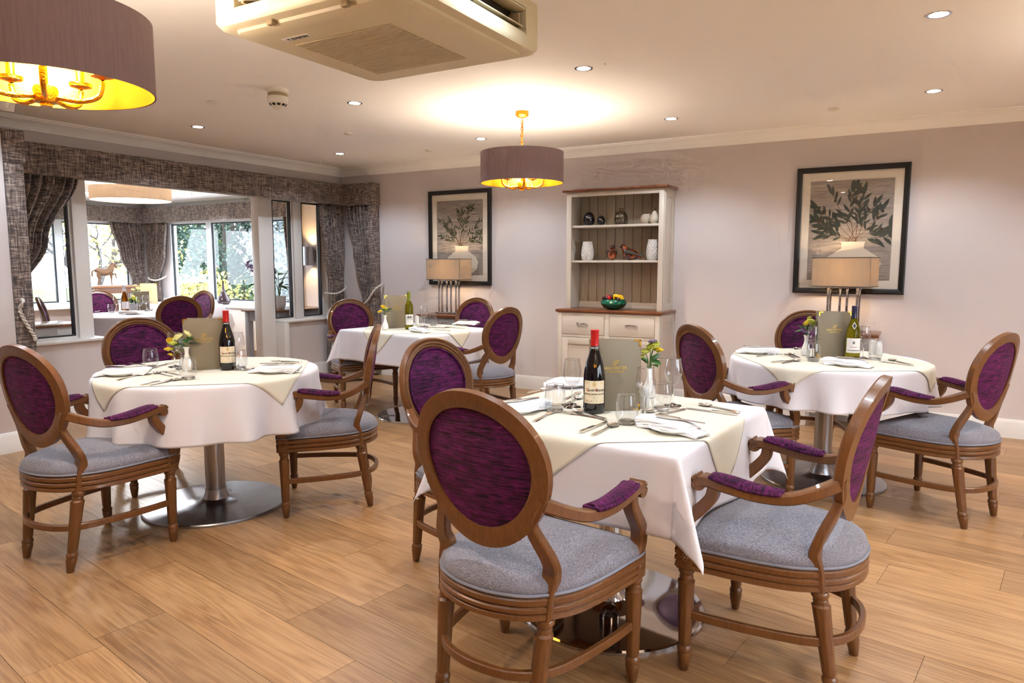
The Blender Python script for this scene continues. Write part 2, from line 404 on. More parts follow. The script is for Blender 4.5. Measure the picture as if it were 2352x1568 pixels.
# cornice and skirting
def run(name, p0, p1, nrm, prof, mat='white'):
    p0, p1, nn = Vector(p0), Vector(p1), Vector(nrm)
    return struct(name, MB().loft([[(p.x + nn.x * d, p.y + nn.y * d, z) for d, z in prof] for p in (p0, p1)]), mat, smooth=35)
def corn(zc): return [(0, zc), (0, zc - .098), (.010, zc - .098), (.014, zc - .088), (.022, zc - .068), (.036, zc - .048), (.056, zc - .032), (.074, zc - .025), (.078, zc - .016), (.09, zc - .013), (.093, zc)]
run('trim_8', (-6.33, YB, 0), (3, YB, 0), (0, -1, 0), corn(ZC), 'ceil')
run('trim_9', (XL, YP, 0), (XL, YB, 0), (1, 0, 0), corn(ZC), 'ceil')
run('trim_10', (XP, -2.6, 0), (XP, YP + .09, 0), (1, 0, 0), corn(ZC), 'ceil')
run('trim_11', (XL, YP, 0), (XP + .09, YP, 0), (0, 1, 0), corn(ZC), 'ceil')
run('trim_12', (3, -2.6, 0), (3, YB, 0), (-1, 0, 0), corn(ZC), 'ceil')
run('trim_13', (XS, YS, 0), (-6.62, YS, 0), (0, -1, 0), corn(ZS), 'ceil')
run('trim_14', (XS, 2.2, 0), (XS, YS, 0), (1, 0, 0), corn(ZS), 'ceil')
SK = [(0, 0), (.02, 0), (.02, .105), (.016, .115), (.016, .122), (.012, .132), (.008, .145), (0, .148)]
run('baseboard_back', (-6.42, YB, 0), (3, YB, 0), (0, -1, 0), SK)
run('baseboard_left', (XP, -2.6, 0), (XP, YP, 0), (1, 0, 0), SK)
run('baseboard_left_low', (-6.42, 5.772, 0), (-6.42, YB, 0), (1, 0, 0), SK)
run('baseboard_left_low_near', (-6.42, YP, 0), (-6.42, 3.63, 0), (1, 0, 0), SK)
run('baseboard_right', (3, -2.6, 0), (3, YB, 0), (-1, 0, 0), SK)
# sunroom shell
struct('wall_sunroom_front', MB().box(XS - .15, -6.62, 2.05, 2.2, 0, ZS), 'wall')
struct('wall_sunroom_return', MB().box(-6.62, -6.55, YB + .15, YS + .15, 0, ZS), 'wall')
struct('wall_sunroom_side', MB().box(-7.72, -6.62, YS, YS + .15, 0, ZS).box(XS - .15, -10.8, YS, YS + .15, 0, ZS).box(-10.8, -7.72, YS, YS + .15, 0, .74).box(-10.8, -7.72, YS, YS + .15, 2.06, ZS), 'wall')
struct('wall_sunroom_far', MB().box(XS - .15, XS, 2.2, YS, 0, .72).box(XS - .15, XS, 2.2, YS, 2.06, ZS).box(XS - .15, XS, 7.0, YS, .72, 2.06).box(XS - .15, XS, 2.2, 3.0, .72, 2.06), 'wall')
struct('trim_15', MB().rbox(-10.9, -7.3, YS - .30, YS + .02, .70, .74, .01), 'white')
struct('trim_16', MB().rbox(-10.9, -7.5, YS - .26, YS, 0, .70, .005), 'white')
struct('trim_17', MB().rbox(XS, XS + .22, 2.3, 7.0, .68, .72, .01), 'white')
def swin(name, a0, a1, z0, z1, axis, plane):
    fw = .055
    def bx(mb, u0, u1, c, d, t0, t1):
        return mb.box(u0, u1, plane + t0, plane + t1, c, d) if axis == 'x' else mb.box(plane + t0, plane + t1, u0, u1, c, d)
    s = 1 if axis == 'x' else -1
    mb = MB()
    lo, hi = sorted((0, s * .07))
    for u0, u1, c, d in ((a0, a0 + fw, z0, z1), (a1 - fw, a1, z0, z1), (a0 + fw, a1 - fw, z0, z0 + fw), (a0 + fw, a1 - fw, z1 - fw, z1)): bx(mb, u0, u1, c, d, lo, hi)
    f = struct(name, mb, 'upvc')
    g = .018; A, B, c, d = a0 + fw, a1 - fw, z0 + fw, z1 - fw; mb = MB(); lo, hi = sorted((s * .02, s * .05))
    for u0, u1, e, h in ((A, A + g, c, d), (B - g, B, c, d), (A + g, B - g, c, c + g), (A + g, B - g, d - g, d)): bx(mb, u0, u1, e, h, lo, hi)
    obj('gasket', mb, 'rubber', f)
    lo, hi = sorted((s * .03, s * .036)); obj('pane', bx(MB(), A + g, B - g, c + g, d - g, lo, hi), 'pane', f, smooth=0)
for i, (a, b_) in enumerate(((-10.8, -9.79), (-9.79, -8.73), (-8.73, -7.72))): swin('window_%d' % (4 + i), a, b_, .74, 2.06, 'x', YS)
for i, (a, b_) in enumerate(((3.0, 3.95), (3.95, 4.9), (4.9, 5.87), (5.87, 7.0))): swin('window_%d' % (7 + i), a, b_, .72, 2.06, 'y', XS)

for i in range(3): swin('window_%d' % (11 + i), i * 1.2, (i + 1) * 1.2, .6, 2.2, 'y', 3.12)  # unseen windows added to let fill daylight into the main room
# ================================================================= PELMETS AND CURTAINS
t = thing('curtain_pelmet', 'long brown slub fabric pelmet running above the wide sunroom opening', 'pelmet')
obj('pelmet_board', MB().rbox(XL, XL + .155, YP + .145, YB - .15, 2.078, 2.325, .006), 'curtain', t)
obj('pelmet_board', MB().rbox(XL, -5.71, YB - .15, YB - .002, 2.066, 2.325, .006), 'curtain', t)
obj('pelmet_board', MB().rbox(XL, XP + .012, YP + .002, YP + .145, 2.075, 2.31, .006), 'curtain', t)
obj('side_panel', MB().rbox(-5.80, -5.725, YB - .125, YB - .004, .02, 2.07, .01), 'curtain', t)
obj('side_panel', MB().rbox(XP - .09, XP + .006, YP + .004, YP + .13, .02, 2.08, .01), 'curtain', t)
t = thing('curtain_pelmet', 'greyish fabric pelmet wrapping the far corner of the sunroom', 'pelmet')
obj('pelmet_board', MB().rbox(XS + .0, -7.70, YS - .16, YS - .01, 2.03, 2.275, .006), 'curtain', t)
obj('pelmet_board', MB().rbox(XS + .01, XS + .16, 3.0, YS - .16, 2.03, 2.275, .006), 'curtain', t)

def curtain(name, label, org, along, nrm, stations, folds, amp=.03, nu=120, mat='curtain', phase=0.0):
    """stations: (z, u0, u1, depth scale)"""
    org, al, nn = Vector(org), Vector(along), Vector(nrm); rows = []
    zs = []
    S = stations
    for i in range(len(S) - 1):
        kk = max(2, int(abs(S[i][0] - S[i + 1][0]) / .05))
        for j in range(kk): zs.append((i, j / kk))
    zs.append((len(S) - 2, 1.0))
    for i, tt in zs:
        e = tt * tt * (3 - 2 * tt); a, b_ = S[i], S[i + 1]
        z = a[0] + (b_[0] - a[0]) * tt; u0 = a[1] + (b_[1] - a[1]) * e; u1 = a[2] + (b_[2] - a[2]) * e; d = a[3] + (b_[3] - a[3]) * e
        row = []
        for k in range(nu + 1):
            s_ = k / nu
            ph = 2 * PI * folds * (s_ + .018 * math.sin(9 * s_ + z * 1.7 + phase)) + phase
            off = amp * d * (math.sin(ph) + .35 * math.sin(2.3 * ph + 1.3 + z))
            p = org + al * (u0 + (u1 - u0) * s_) + nn * off; row.append((p.x, p.y, z))
        rows.append(row)
    o = obj(name, MB().loft(rows, cap=False, ring_closed=False), mat, smooth=60)
    md = o.modifiers.new('thickness', 'SOLIDIFY'); md.thickness = .004
    return tag(o, label, 'curtain', 'brown slub curtains')
def rope(name, label, pts, r=.009, tail=None):
    P = spline(pts, 14); mb = MB()
    for st in range(2):
        path = []
        for i, p in enumerate(P):
            tg = (P[min(i + 1, len(P) - 1)] - P[max(i - 1, 0)]).normalized(); sd = tg.cross(Vector((.1, .2, 1))).normalized(); up = sd.cross(tg)
            a = i * .75 + st * PI; path.append(p + (sd * math.cos(a) + up * math.sin(a)) * r * .62)
        mb.sweep(path, circ(r * .72, 6))
    return tag(obj(name, mb, 'rope'), label, 'tieback', 'rope curtain tiebacks')
curtain('curtain', 'brown curtain swept back beside the left glass pane, tied with rope', (XL + .07, 0, 0), (0, 1, 0), (1, 0, 0),
        [(2.10, 2.70, 3.42, 1.0), (1.55, 2.69, 3.16, .9), (1.02, 2.70, 2.84, .55), (.95, 2.69, 2.83, .5), (.55, 2.66, 2.98, .75), (.05, 2.66, 3.02, .85)], 9, .032)
curtain('curtain', 'brown curtain at right end of the sunroom opening, gathered by a short rope', (XL + .06, 0, 0), (0, 1, 0), (1, 0, 0),
        [(2.09, 6.20, 6.56, 1.0), (1.5, 6.27, 6.56, .9), (1.03, 6.36, 6.57, .6), (.97, 6.36, 6.57, .55), (.5, 6.33, 6.57, .8), (.05, 6.33, 6.57, .8)], 8, .05, phase=1.0)
curtain('curtain', 'brown curtain on the back wall, drawn right beside the fabric side panel', (0, YB - .08, 0), (1, 0, 0), (0, -1, 0),
        [(2.08, -6.14, -5.79, 1.0), (1.5, -6.04, -5.79, .9), (.92, -5.93, -5.79, .5), (.84, -5.93, -5.79, .5), (.4, -5.95, -5.78, .7), (.05, -5.96, -5.78, .7)], 6, .05, phase=2.0)
rope('curtain_tieback', 'twisted cream rope hanging on the tied curtain at far left', [(XL + .13, 2.84, 1.10), (XL + .17, 2.76, 1.075), (XP + .03, 2.62, 1.10), (XP + .035, 2.60, 1.03), (XP + .035, 2.63, .94), (XP + .03, 2.68, .84), (XP + .03, 2.69, .80)], .011)
rope('curtain_tieback', 'short cream rope around the curtain next to the back left chair', [(XL + .02, 6.30, 1.01), (XL + .12, 6.36, 1.00), (XL + .135, 6.46, 1.02), (XL + .12, 6.56, 1.07), (XL + .04, 6.60, 1.09)], .009)
rope('curtain_tieback', 'cream rope slanting up to a wall hook beside the back wall curtain', [(-5.94, YB - .07, .86), (-5.90, YB - .135, .86), (-5.80, YB - .15, .93), (-5.70, YB - .13, 1.06), (-5.675, YB - .03, 1.12)], .011)
curtain('curtain', 'greyish brown curtain left of the sunroom corner, pulled to one side', (XS + .09, 0, 0), (0, 1, 0), (1, 0, 0),
        [(2.05, 6.60, 7.16, 1.0), (1.5, 6.74, 7.16, .9), (1.08, 6.92, 7.17, .6), (.6, 6.92, 7.17, .7), (.1, 6.92, 7.17, .7)], 9, .026, phase=.5)
curtain('curtain', 'greyish brown curtain right of the sunroom corner, tied with rope', (0, YS - .09, 0), (1, 0, 0), (0, -1, 0),
        [(2.05, -11.26, -10.72, 1.0), (1.5, -11.26, -10.8, .9), (1.10, -11.24, -10.98, .6), (.75, -11.24, -10.95, .7)], 9, .026, phase=1.5)
curtain('curtain', 'narrow curtain seen through the right glass panes beside the wall light', (0, YS - .09, 0), (1, 0, 0), (0, -1, 0),
        [(2.05, -7.98, -7.72, 1.0), (1.3, -7.92, -7.72, .9), (.75, -7.90, -7.72, .7)], 4, .024, phase=.2)
rope('curtain_tieback', 'cream rope around the curtain in the sunroom corner', [(-11.26, YS - .03, 1.16), (-11.2, YS - .14, 1.12), (-11.05, YS - .145, 1.09), (-10.94, YS - .12, 1.1), (-10.88, YS - .02, 1.16)], .012)
# ================================================================= CEILING FITTINGS
mb_ring = MB().lathe([(.042, -.002), (.054, -.003), (.056, 0), (.042, 0)], 28, tor=True).mesh('trim_ring')
mb_lens = MB().lathe([(.001, -.004), (.03, -.004), (.041, -.001)], 24).mesh('lens')
def downlight(x, y, z, label, watts):
    t = thing('ceiling_downlight', label, 'downlight', (x, y, z), 0, 'recessed ceiling downlights')
    obj('trim_ring', mb_ring, 'chrome', t); obj('lens', mb_lens, 'lens', t)
    if watts: spotlight(t, (0, 0, -.012), watts, SPOT_C)
    return t
GX, GY = (0.0, -1.83, -3.66, -5.45), (4.01, 5.72)
LBL = {(0, 0): 'lit downlight near the top right corner of the ceiling', (0, 1): 'lit downlight in the ceiling in front of the right picture',
       (1, 0): 'lit downlight between the air conditioner and the right ceiling lights', (1, 1): 'lit downlight in the ceiling in front of the dresser',
       (2, 0): 'lit downlight between the smoke detector and the centre pendant', (2, 1): 'lit downlight just left of the centre pendant shade',
       (3, 0): 'lit downlight left of the smoke detector near the window pelmet', (3, 1): 'lit downlight nearest the far corner of the ceiling'}
for i, x in enumerate(GX):
    for j, y in enumerate(GY): downlight(x, y, ZC, LBL[(i, j)], SPOT_W)
for j, y in enumerate((2.29, .40)):  # out-of-view rows of downlights, added to brighten the room
    for i, x in enumerate((1.83, 0.0, -1.2, -3.66, -5.05)):
        downlight(x, y, ZC, 'added unseen downlight for fill light, %s row, column %s' % ('front rear'.split()[j], 'one two three four five'.split()[i]), SPOT_W * (1 if j == 0 else .6))
for x in (1.83,):  # extra column past the right edge, added for more light
    for j, y in enumerate(GY): downlight(x, y, ZC, 'added unseen downlight for fill light at right, ' + ('front' if j == 0 else 'back'), SPOT_W)
for k, p in enumerate(((432, 445), (196, 442))):
    q = onz(p[0], p[1], ZS); downlight(q.x, q.y, ZS, 'small downlight in the sunroom ceiling ' + ('right' if k == 0 else 'left') + ' of the drum light', 90)
for (x, y), lab in zip(((-4.515, 3.456), (-4.54, 4.88), (-4.49, 6.02), (-.65, 5.97)),
        ('round white cover plate left of the smoke detector', 'tiny round cover plate with green light near the window side', 'round cover plate near cornice between curtain and left picture', 'round cover plate above the right picture')):
    o = obj('ceiling_cover_plate', MB().lathe([(.001, -.012), (.034, -.012), (.04, -.008), (.041, 0)], 24), 'plastic', None, (x, y, ZC)); tag(o, lab, 'cover plate', 'round ceiling cover plates')
t = thing('smoke_detector', 'white smoke detector with dark vents on the ceiling', 'smoke detector', (-3.828, 3.441, ZC))
obj('base', MB().lathe([(.074, 0), (.074, -.012), (.066, -.026), (.06, -.03)], 32), 'plastic', t)
obj('collar', MB().lathe([(.064, -.03), (.064, -.05)], 32), 'acgrille', t)
obj('head', MB().lathe([(.066, -.05), (.07, -.056), (.07, -.08), (.064, -.092), (.05, -.104), (.04, -.122), (.024, -.13), (.001, -.131)], 32), 'plastic', t)
mb = MB()
for k in range(10):
    a = k * 2 * PI / 10; mb.add([(math.cos(a + d) * r, math.sin(a + d) * r, z) for d, r, z in ((-.22, .0585, -.0985), (.22, .0585, -.0985), (.2, .0465, -.112), (-.2, .0465, -.112))], [(0, 1, 2, 3)])
obj('vent', mb, 'black', t, smooth=0)

# air conditioner
ax0, ax1, ay0, ay1 = -2.43, -1.48, 1.86, 2.81
t = thing('air_conditioner', 'cream ceiling mounted air conditioner with square intake grille', 'air conditioner', ((ax0 + ax1) / 2, (ay0 + ay1) / 2, ZC))
h = .475
obj('mount', MB().rbox(-.36, .36, -.36, .36, -.10, 0, .01), 'acdark', t)
# body with openings on four sides: top slab, bottom slab, corners, recess
def rsq(hw, r, k=6):
    pts = []
    for cx_, cy_, a0 in ((hw - r, hw - r, 0), (-hw + r, hw - r, PI / 2), (-hw + r, -hw + r, PI), (hw - r, -hw + r, 1.5 * PI)):
        for i in range(k + 1): a = a0 + i / k * PI / 2; pts.append((cx_ + r * math.cos(a), cy_ + r * math.sin(a)))
    return pts
def slab(rows):
    return MB().loft([[(x, y, z) for x, y in rsq(hw, r)] for hw, r, z in rows])
obj('top_cover', slab([(.44, .05, -.06), (h, .06, -.075), (h, .06, -.118)]), 'acplastic', t)
obj('bottom_cover', slab([(h, .06, -.222), (h, .06, -.25), (.462, .06, -.268), (.44, .05, -.272)]), 'acplastic', t)
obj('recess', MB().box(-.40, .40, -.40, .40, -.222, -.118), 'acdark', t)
for sx, sy in ((1, 1), (1, -1), (-1, 1), (-1, -1)):
    mb = MB(); q = [p for p in rsq(h, .06) if p[0] * sx > 0 and p[1] * sy > 0]
    cxx, cyy = sx * .33, sy * .33
    poly = sorted(q + [(sx * h, cyy), (cxx, sy * h)], key=lambda p: math.atan2(p[1] - cyy, p[0] - cxx)) + []
    poly = sorted(set(poly + [(cxx, cyy)]), key=lambda p: math.atan2(p[1] - sy * .40, p[0] - sx * .40))
    obj('corner_block', mb.prism(poly, -.222, -.118), 'acplastic', t)
for k in range(4):
    R4 = Matrix.Rotation(k * PI / 2, 4, 'Z')
    obj('louvre', MB().sweep([(-.31, .440, -.186), (.31, .440, -.186)], [(-.030, -.010), (.030, .004), (.030, .008), (-.030, -.005)], up=(0, 0, 1)).xform(R4), 'acplastic', t)
    obj('lip', MB().rbox(-.33, .33, .43, h, -.226, -.214, .004).rbox(-.33, .33, .42, h, -.126, -.112, .004).xform(R4), 'acplastic', t)
    for q in (-.31, .295): obj('louvre_bracket', MB().rbox(q, q + .015, .41, .46, -.20, -.14, .003).xform(R4), 'acgrille', t)
obj('panel', slab([(.42, .05, -.268), (.415, .05, -.283), (.395, .05, -.290), (.36, .045, -.293)]), 'acplastic', t)
for q in (-.2, .17): obj('panel_clip', MB().rbox(q, q + .03, -.44, -.42, -.29, -.27, .003), 'acgrille', t)
g = [onz(x, y, ZC - .294) for x, y in ((680, 103), (870, 169), (1070, 134), (895, 54))]
gx0, gx1 = (g[0].x + g[1].x) / 2 - (ax0 + ax1) / 2, (g[2].x + g[3].x) / 2 - (ax0 + ax1) / 2
gy0, gy1 = (g[0].y + g[3].y) / 2 - (ay0 + ay1) / 2, (g[1].y + g[2].y) / 2 - (ay0 + ay1) / 2
obj('grille_backing', MB().box(gx0, gx1, gy0, gy1, -.2945, -.2925), 'acgrille', t)
mb = MB(); ns = 42
for k in range(ns):
    y0 = gy0 + (gy1 - gy0) * k / ns; mb.box(gx0, gx1, y0, y0 + (gy1 - gy0) / ns * .45, -.2985, -.2945)
obj('grille', mb, 'acplastic', t, smooth=0)
obj('maker_badge', MB().rbox(gx0 + .00, gx0 + .14, gy0 - .075, gy0 - .04, -.2945, -.2925, .001), 'plastic', t)
obj('lettering', text_mesh('DAIKIN', .026, .15, .0006), 'ink', t, (gx0 + .085, gy0 - .057, -.2952), (PI, 0, 0))
obj('logo_mark', MB().add([(gx0 + .018, gy0 - .066, -.2952), (gx0 + .036, gy0 - .066, -.2952), (gx0 + .027, gy0 - .048, -.2952)], [(0, 1, 2)]), 'ink', t, smooth=0)

# pendants
def ovlink(r1, r2, th):
    return [(r1 * math.cos(a * PI / 8), 0, r2 * math.sin(a * PI / 8)) for a in range(16)]
def pendant(label, x, y, zr, ztop_h=.235, Rr=.323, rotz=.3):
    t = thing('pendant_light', label, 'pendant light', (x, y, zr), rotz, 'mauve drum pendants')
    # shade: outer fabric cylinder wall, lining inside
    obj('shade', MB().lathe([(Rr, 0), (Rr, ztop_h), (Rr - .003, ztop_h), (Rr - .003, 0)], 96, tor=True).xform(Matrix.Identity(4)), 'mauve', t)
    obj('shade_lining', MB().loft([[(rr * math.cos(j * 2 * PI / 96), rr * math.sin(j * 2 * PI / 96), z) for j in range(96)] for rr, z in ((Rr - .005, .001), (Rr - .005, ztop_h - .001))], cap=False), 'goldlining', t)
    obj('hub', MB().lathe([(.001, -.055), (.018, -.055), (.018, -.045), (.032, -.044), (.036, -.036), (.036, .0), (.032, .008), (.001, .008)], 20), 'gold', t)
    obj('stem', MB().lathe([(.009, .0), (.009, ztop_h + .02)], 12), 'gold', t)
    for k in range(5):
        a = k * 2 * PI / 5; ca, sa = math.cos(a), math.sin(a)
        arm = obj('arm', MB().sweep(spline([(.03 * ca, .03 * sa, -.025), (.10 * ca, .10 * sa, -.034), (.152 * ca, .152 * sa, -.02), (.168 * ca, .168 * sa, .015), (.17 * ca, .17 * sa, .045)], 6), circ(.0088, 8)), 'gold', t)
        obj('candle_cup', MB().lathe([(.012, .04), (.034, .046), (.036, .058), (.012, .06)], 18, (.17 * ca, .17 * sa, 0)), 'gold', arm)
        obj('candle_sleeve', MB().lathe([(.013, .06), (.013, .115)], 12, (.17 * ca, .17 * sa, 0)), 'brass', arm)
        obj('bulb', MB().lathe([(.008, .115), (.018, .135), (.02, .155), (.014, .178), (.004, .196)], 12, (.17 * ca, .17 * sa, 0)), 'bulb', arm)
    top = ZC - zr; mb = MB(); z = ztop_h + .03; k = 0
    while z < top - .07:
        lk = [Vector(p) for p in ovlink(.008, .017, 0)]
        lk = [Vector((p.x, 0, p.z)) if k % 2 == 0 else Vector((0, p.x, p.z)) for p in lk]
        mb.sweep([(p.x, p.y, p.z + z) for p in lk], circ(.0032, 6), up=(0, 1, 0) if k % 2 == 0 else (1, 0, 0), closed=True); z += .025; k += 1
    obj('chain', mb, 'gold', t)
    obj('flex', MB().sweep(spline([(.004, 0, ztop_h), (-.006, .005, ztop_h + .09), (.007, -.004, ztop_h + .18), (0, 0, top - .04)], 6), circ(.003, 6)), 'gold', t)
    obj('canopy', MB().lathe([(.001, top - .048), (.03, top - .046), (.046, top - .036), (.052, top - .03), (.052, top)], 24), 'gold', t)
    obj('spider', MB().box(-Rr + .004, Rr - .004, -.003, .003, ztop_h - .02, ztop_h - .014).box(-.003, .003, -Rr + .004, Rr - .004, ztop_h - .02, ztop_h - .014), 'brass', t)
    pointlight(t, (0, 0, .17), PEND_W, PEND_C, .06)
    return t
pendant('mauve drum pendant with gold arms hanging in the room centre', -2.742, 4.875, 1.985)
pendant('large near mauve drum pendant cut off at the top left corner', -2.497, 1.28, 1.925, rotz=.75)

pendant('unseen mauve drum pendant added to light the ceiling at right', 1.5, 4.3, 1.985)  # out-of-view pendant added to lift the ceiling brightness
pendant('unseen mauve drum pendant added for light near the camera', 1.0, .6, 1.925)  # second invented pendant, more light from beside the camera
# sunroom drum light and wall light
t = thing('drum_ceiling_light', 'wide cream fabric drum light under the sunroom ceiling', 'ceiling light', (-8.66, 5.37, ZS))
obj('shade', MB().lathe([(.46, -.22), (.46, -.06), (.457, -.06), (.457, -.22)], 64, tor=True), 'shade_cream', t)
obj('diffuser', MB().lathe([(.001, -.215), (.455, -.215), (.455, -.212), (.001, -.212)], 48), 'diffuser', t)
obj('ceiling_plate', MB().lathe([(.12, 0), (.12, -.05), (.001, -.05)], 24), 'plastic', t)
obj('rod', MB().lathe([(.012, -.21), (.012, -.05)], 10), 'chrome', t)
pointlight(t, (0, 0, -.13), 14, (1, .86, .70), .1)
spotlight(t, (0, 0, -.235), 150, (.95, .97, 1), 2.9, .2, .3)
t = thing('wall_light', 'silver up and down wall light glowing behind the right panes', 'wall light', (-7.50, YS, 1.47))
obj('body', MB().lathe([(.075, -.13), (.08, -.13), (.08, .13), (.075, .13)], 28, (0, -.10, 0), tor=True), 'steel', t)
obj('backplate', MB().rbox(-.05, .05, -.03, 0, -.08, .08, .004), 'steel', t)
spotlight(t, (0, -.10, .1), 14, (1, .62, .25), 1.9, .03).rotation_euler = (PI, 0, 0)
spotlight(t, (0, -.10, -.1), 10, (1, .62, .25), 1.9, .03)

# ================================================================= PICTURES
def picture(label, x0, x1, z0, z1, seed, leafcol, lsize):
    rnd = random.Random(seed); fw = .043; y = YB
    t = thing('framed_picture', label, 'picture', ((x0 + x1) / 2, y, z0), 0, 'framed olive branch prints')
    hw, hh = (x1 - x0) / 2, z1 - z0
    sec = [(0, 0), (0, .03), (.010, .034), (.03, .03), (.045, .022), (fw, .014), (fw, 0)]
    for side in range(4):
        cn = [(-hw, 0), (hw, 0), (hw, hh), (-hw, hh)]; a, b_ = cn[side], cn[(side + 1) % 4]
        dx, dz = (b_[0] - a[0]), (b_[1] - a[1]); L = math.hypot(dx, dz); ux, uz = dx / L, dz / L; nx, nz = -uz, ux
        rings = []
        for p, sg in ((a, 1), (b_, -1)): rings.append([(p[0] + nx * s_ + ux * s_ * sg, -d, p[1] + nz * s_ + uz * s_ * sg) for s_, d in sec])
        obj('frame_rail', MB().loft(rings), M['frameblack'], t, smooth=25)
    obj('mount_board', MB().box(-hw + .04, hw - .04, -.012, -.006, .04, hh - .04), M['mountboard'], t)
    pw, pz0, pz1 = hw - fw - .068, fw + .072, hh - fw - .072
    pr = obj('print', MB().box(-pw, pw, -.014, -.012, pz0, pz1), M['printwood'], t)
    ph = pz1 - pz0
    # vase
    prof = [(.0, pz0 + .0), (.10, pz0 + .0), (.20, pz0 + .06), (.22, pz0 + .14), (.19, pz0 + .20), (.12, pz0 + .245), (.085, pz0 + .27), (.09, pz0 + .315), (.10, pz0 + .325)]
    prof = [(min(r, pw - .005), z) for r, z in prof]
    vx = .03
    obj('printed_vase', MB().add([(vx - r, -.0146, z) for r, z in prof] + [(vx + r, -.0146, z) for r, z in reversed(prof)], [tuple(range(2 * len(prof)))]), M['printvase'], pr, smooth=0)
    vz = pz0 + .325; br, lf, ol = MB(), MB(), MB()
    def leaf(px, pz, a, L):
        ca, sa = math.cos(a), math.sin(a); W = L * .125; pts = []
        for s_, w_ in ((0, 0), (.25, .8), (.5, 1), (.78, .7), (1, 0), (.78, -.7), (.5, -1), (.25, -.8)):
            pts.append((min(pw - .003, max(-pw + .003, px + ca * s_ * L - sa * w_ * W)), -.0156 - rnd.random() * .0004, min(pz1 - .004, pz + sa * s_ * L + ca * w_ * W)))
        lf.add(pts, [tuple(range(8))])
    for k in range(13):
        a = PI / 2 + (k - 6) * .215 + rnd.uniform(-.08, .08); L = ph * rnd.uniform(.40, .60) * (1 - .30 * abs(k - 6) / 6)
        px, pz = vx + rnd.uniform(-.04, .04), vz; path = [(px, pz)]
        for s_ in range(10):
            a += rnd.uniform(-.14, .14); px += math.cos(a) * L / 10; pz += math.sin(a) * L / 10
            px = max(-pw + .02, min(pw - .02, px)); pz = min(pz, pz1 - .02); path.append((px, pz))
            if s_ > 2:
                for sgn in (1, -1):
                    if rnd.random() < .62: leaf(px, pz, a + sgn * rnd.uniform(.35, .95), lsize * rnd.uniform(.6, 1.2))
            if s_ > 4 and rnd.random() < .13:
                ox, oz = px + rnd.uniform(-.015, .015), pz; ol.add([(ox + .011 * math.cos(q * PI / 4), -.0162, oz + .014 * math.sin(q * PI / 4)) for q in range(8)], [tuple(range(8))])
        leaf(px, pz, a, lsize * 1.2)
        pts = [(p[0] - .0022, -.0151, p[1]) for p in path] + [(p[0] + .0022, -.0151, p[1]) for p in reversed(path)]
        br.add(pts, [(i, i + 1, len(pts) - 2 - i, len(pts) - 1 - i) for i in range(len(path) - 1)])
    obj('printed_branches', br, M['printbranch'], pr, smooth=0, kind='stuff'); obj('printed_leaves', lf, leafcol, pr, smooth=0, kind='stuff')
    obj('printed_olives', ol, M['printolive'], pr, smooth=0, kind='stuff')
    obj('glazing', MB().box(-hw + .045, hw - .045, -.0195, -.0185, .045, hh - .045), 'picglass', t, smooth=0)
M['frameblack'] = pb('black_picture_frame', (26, 23, 24), .35)
M['mountboard'] = pb('ivory_mount_board', (233, 222, 208), .8)
m = pb('weathered_board_print', (160, 150, 142), .6); M['printwood'] = m
f = noise(m, tex(m, (2.2, 1, 60)), 3, 5, .7, .2); wv = math_(m, 'FRACT', math_(m, 'MULTIPLY', nd(m.node_tree.nodes, 'ShaderNodeSeparateXYZ').outputs[2], 1)); m.node_tree.links.new(tex(m), m.node_tree.nodes['Separate XYZ'].inputs[0])
gr = math_(m, 'LESS_THAN', math_(m, 'FRACT', math_(m, 'MULTIPLY', m.node_tree.nodes['Separate XYZ'].outputs[2], 8.5)), .035)
setc(m, mixc(m, math_(m, 'MULTIPLY', gr, .45), ramp(m, f, [(.3, (112, 100, 96)), (.5, (158, 146, 138)), (.7, (196, 184, 172))]), lin((70, 58, 54))))
M['printvase'] = pb('printed_cream_vase', (222, 210, 192), .6); M['printbranch'] = pb('printed_branch', (120, 84, 48), .6)
M['printleaf1'] = pb('printed_olive_leaf', (58, 64, 56), .6); M['printleaf2'] = pb('printed_small_olive_leaf', (72, 78, 50), .6)
M['printolive'] = pb('printed_olive', (60, 40, 26), .5)
picture('large black framed olive branch print behind the lamp at right', -.985, -.122, 1.108, 2.18, 3, 'printleaf1', .10)
picture('black framed olive branch print between curtain and dresser', -4.97, -4.125, 1.122, 2.185, 11, 'printleaf2', .062)

# ================================================================= SIDE TABLES AND LAMPS
def sidetable(label, x0, x1, d, h_):
    t = thing('side_table', label, 'side table', ((x0 + x1) / 2, YB - .02, 0), 0, 'grey side tables with wooden tops'); hw = (x1 - x0) / 2
    obj('top', MB().rbox(-hw, hw, -d, 0, h_ - .028, h_, .006), 'darkwood', t)
    obj('apron', MB().box(-hw + .04, hw - .04, -d + .03, -.03, h_ - .13, h_ - .028), 'greypaint', t)
    for sx in (-1, 1):
        for yy in (-d + .045, -.045): obj('leg', MB().rbox(sx * (hw - .05) - .022, sx * (hw - .05) + .022, yy - .022, yy + .022, 0, h_ - .028, .004), 'greypaint' if h_ < .79 else 'white', t)
    obj('shelf', MB().rbox(-hw + .04, hw - .04, -d + .03, -.03, .12, .145, .003), 'white', t)
sidetable('grey side table with wooden top under the left lamp', -4.86, -4.16, .40, .805)
sidetable('wooden topped side table under the right lamp', -.86, -.27, .38, .80)
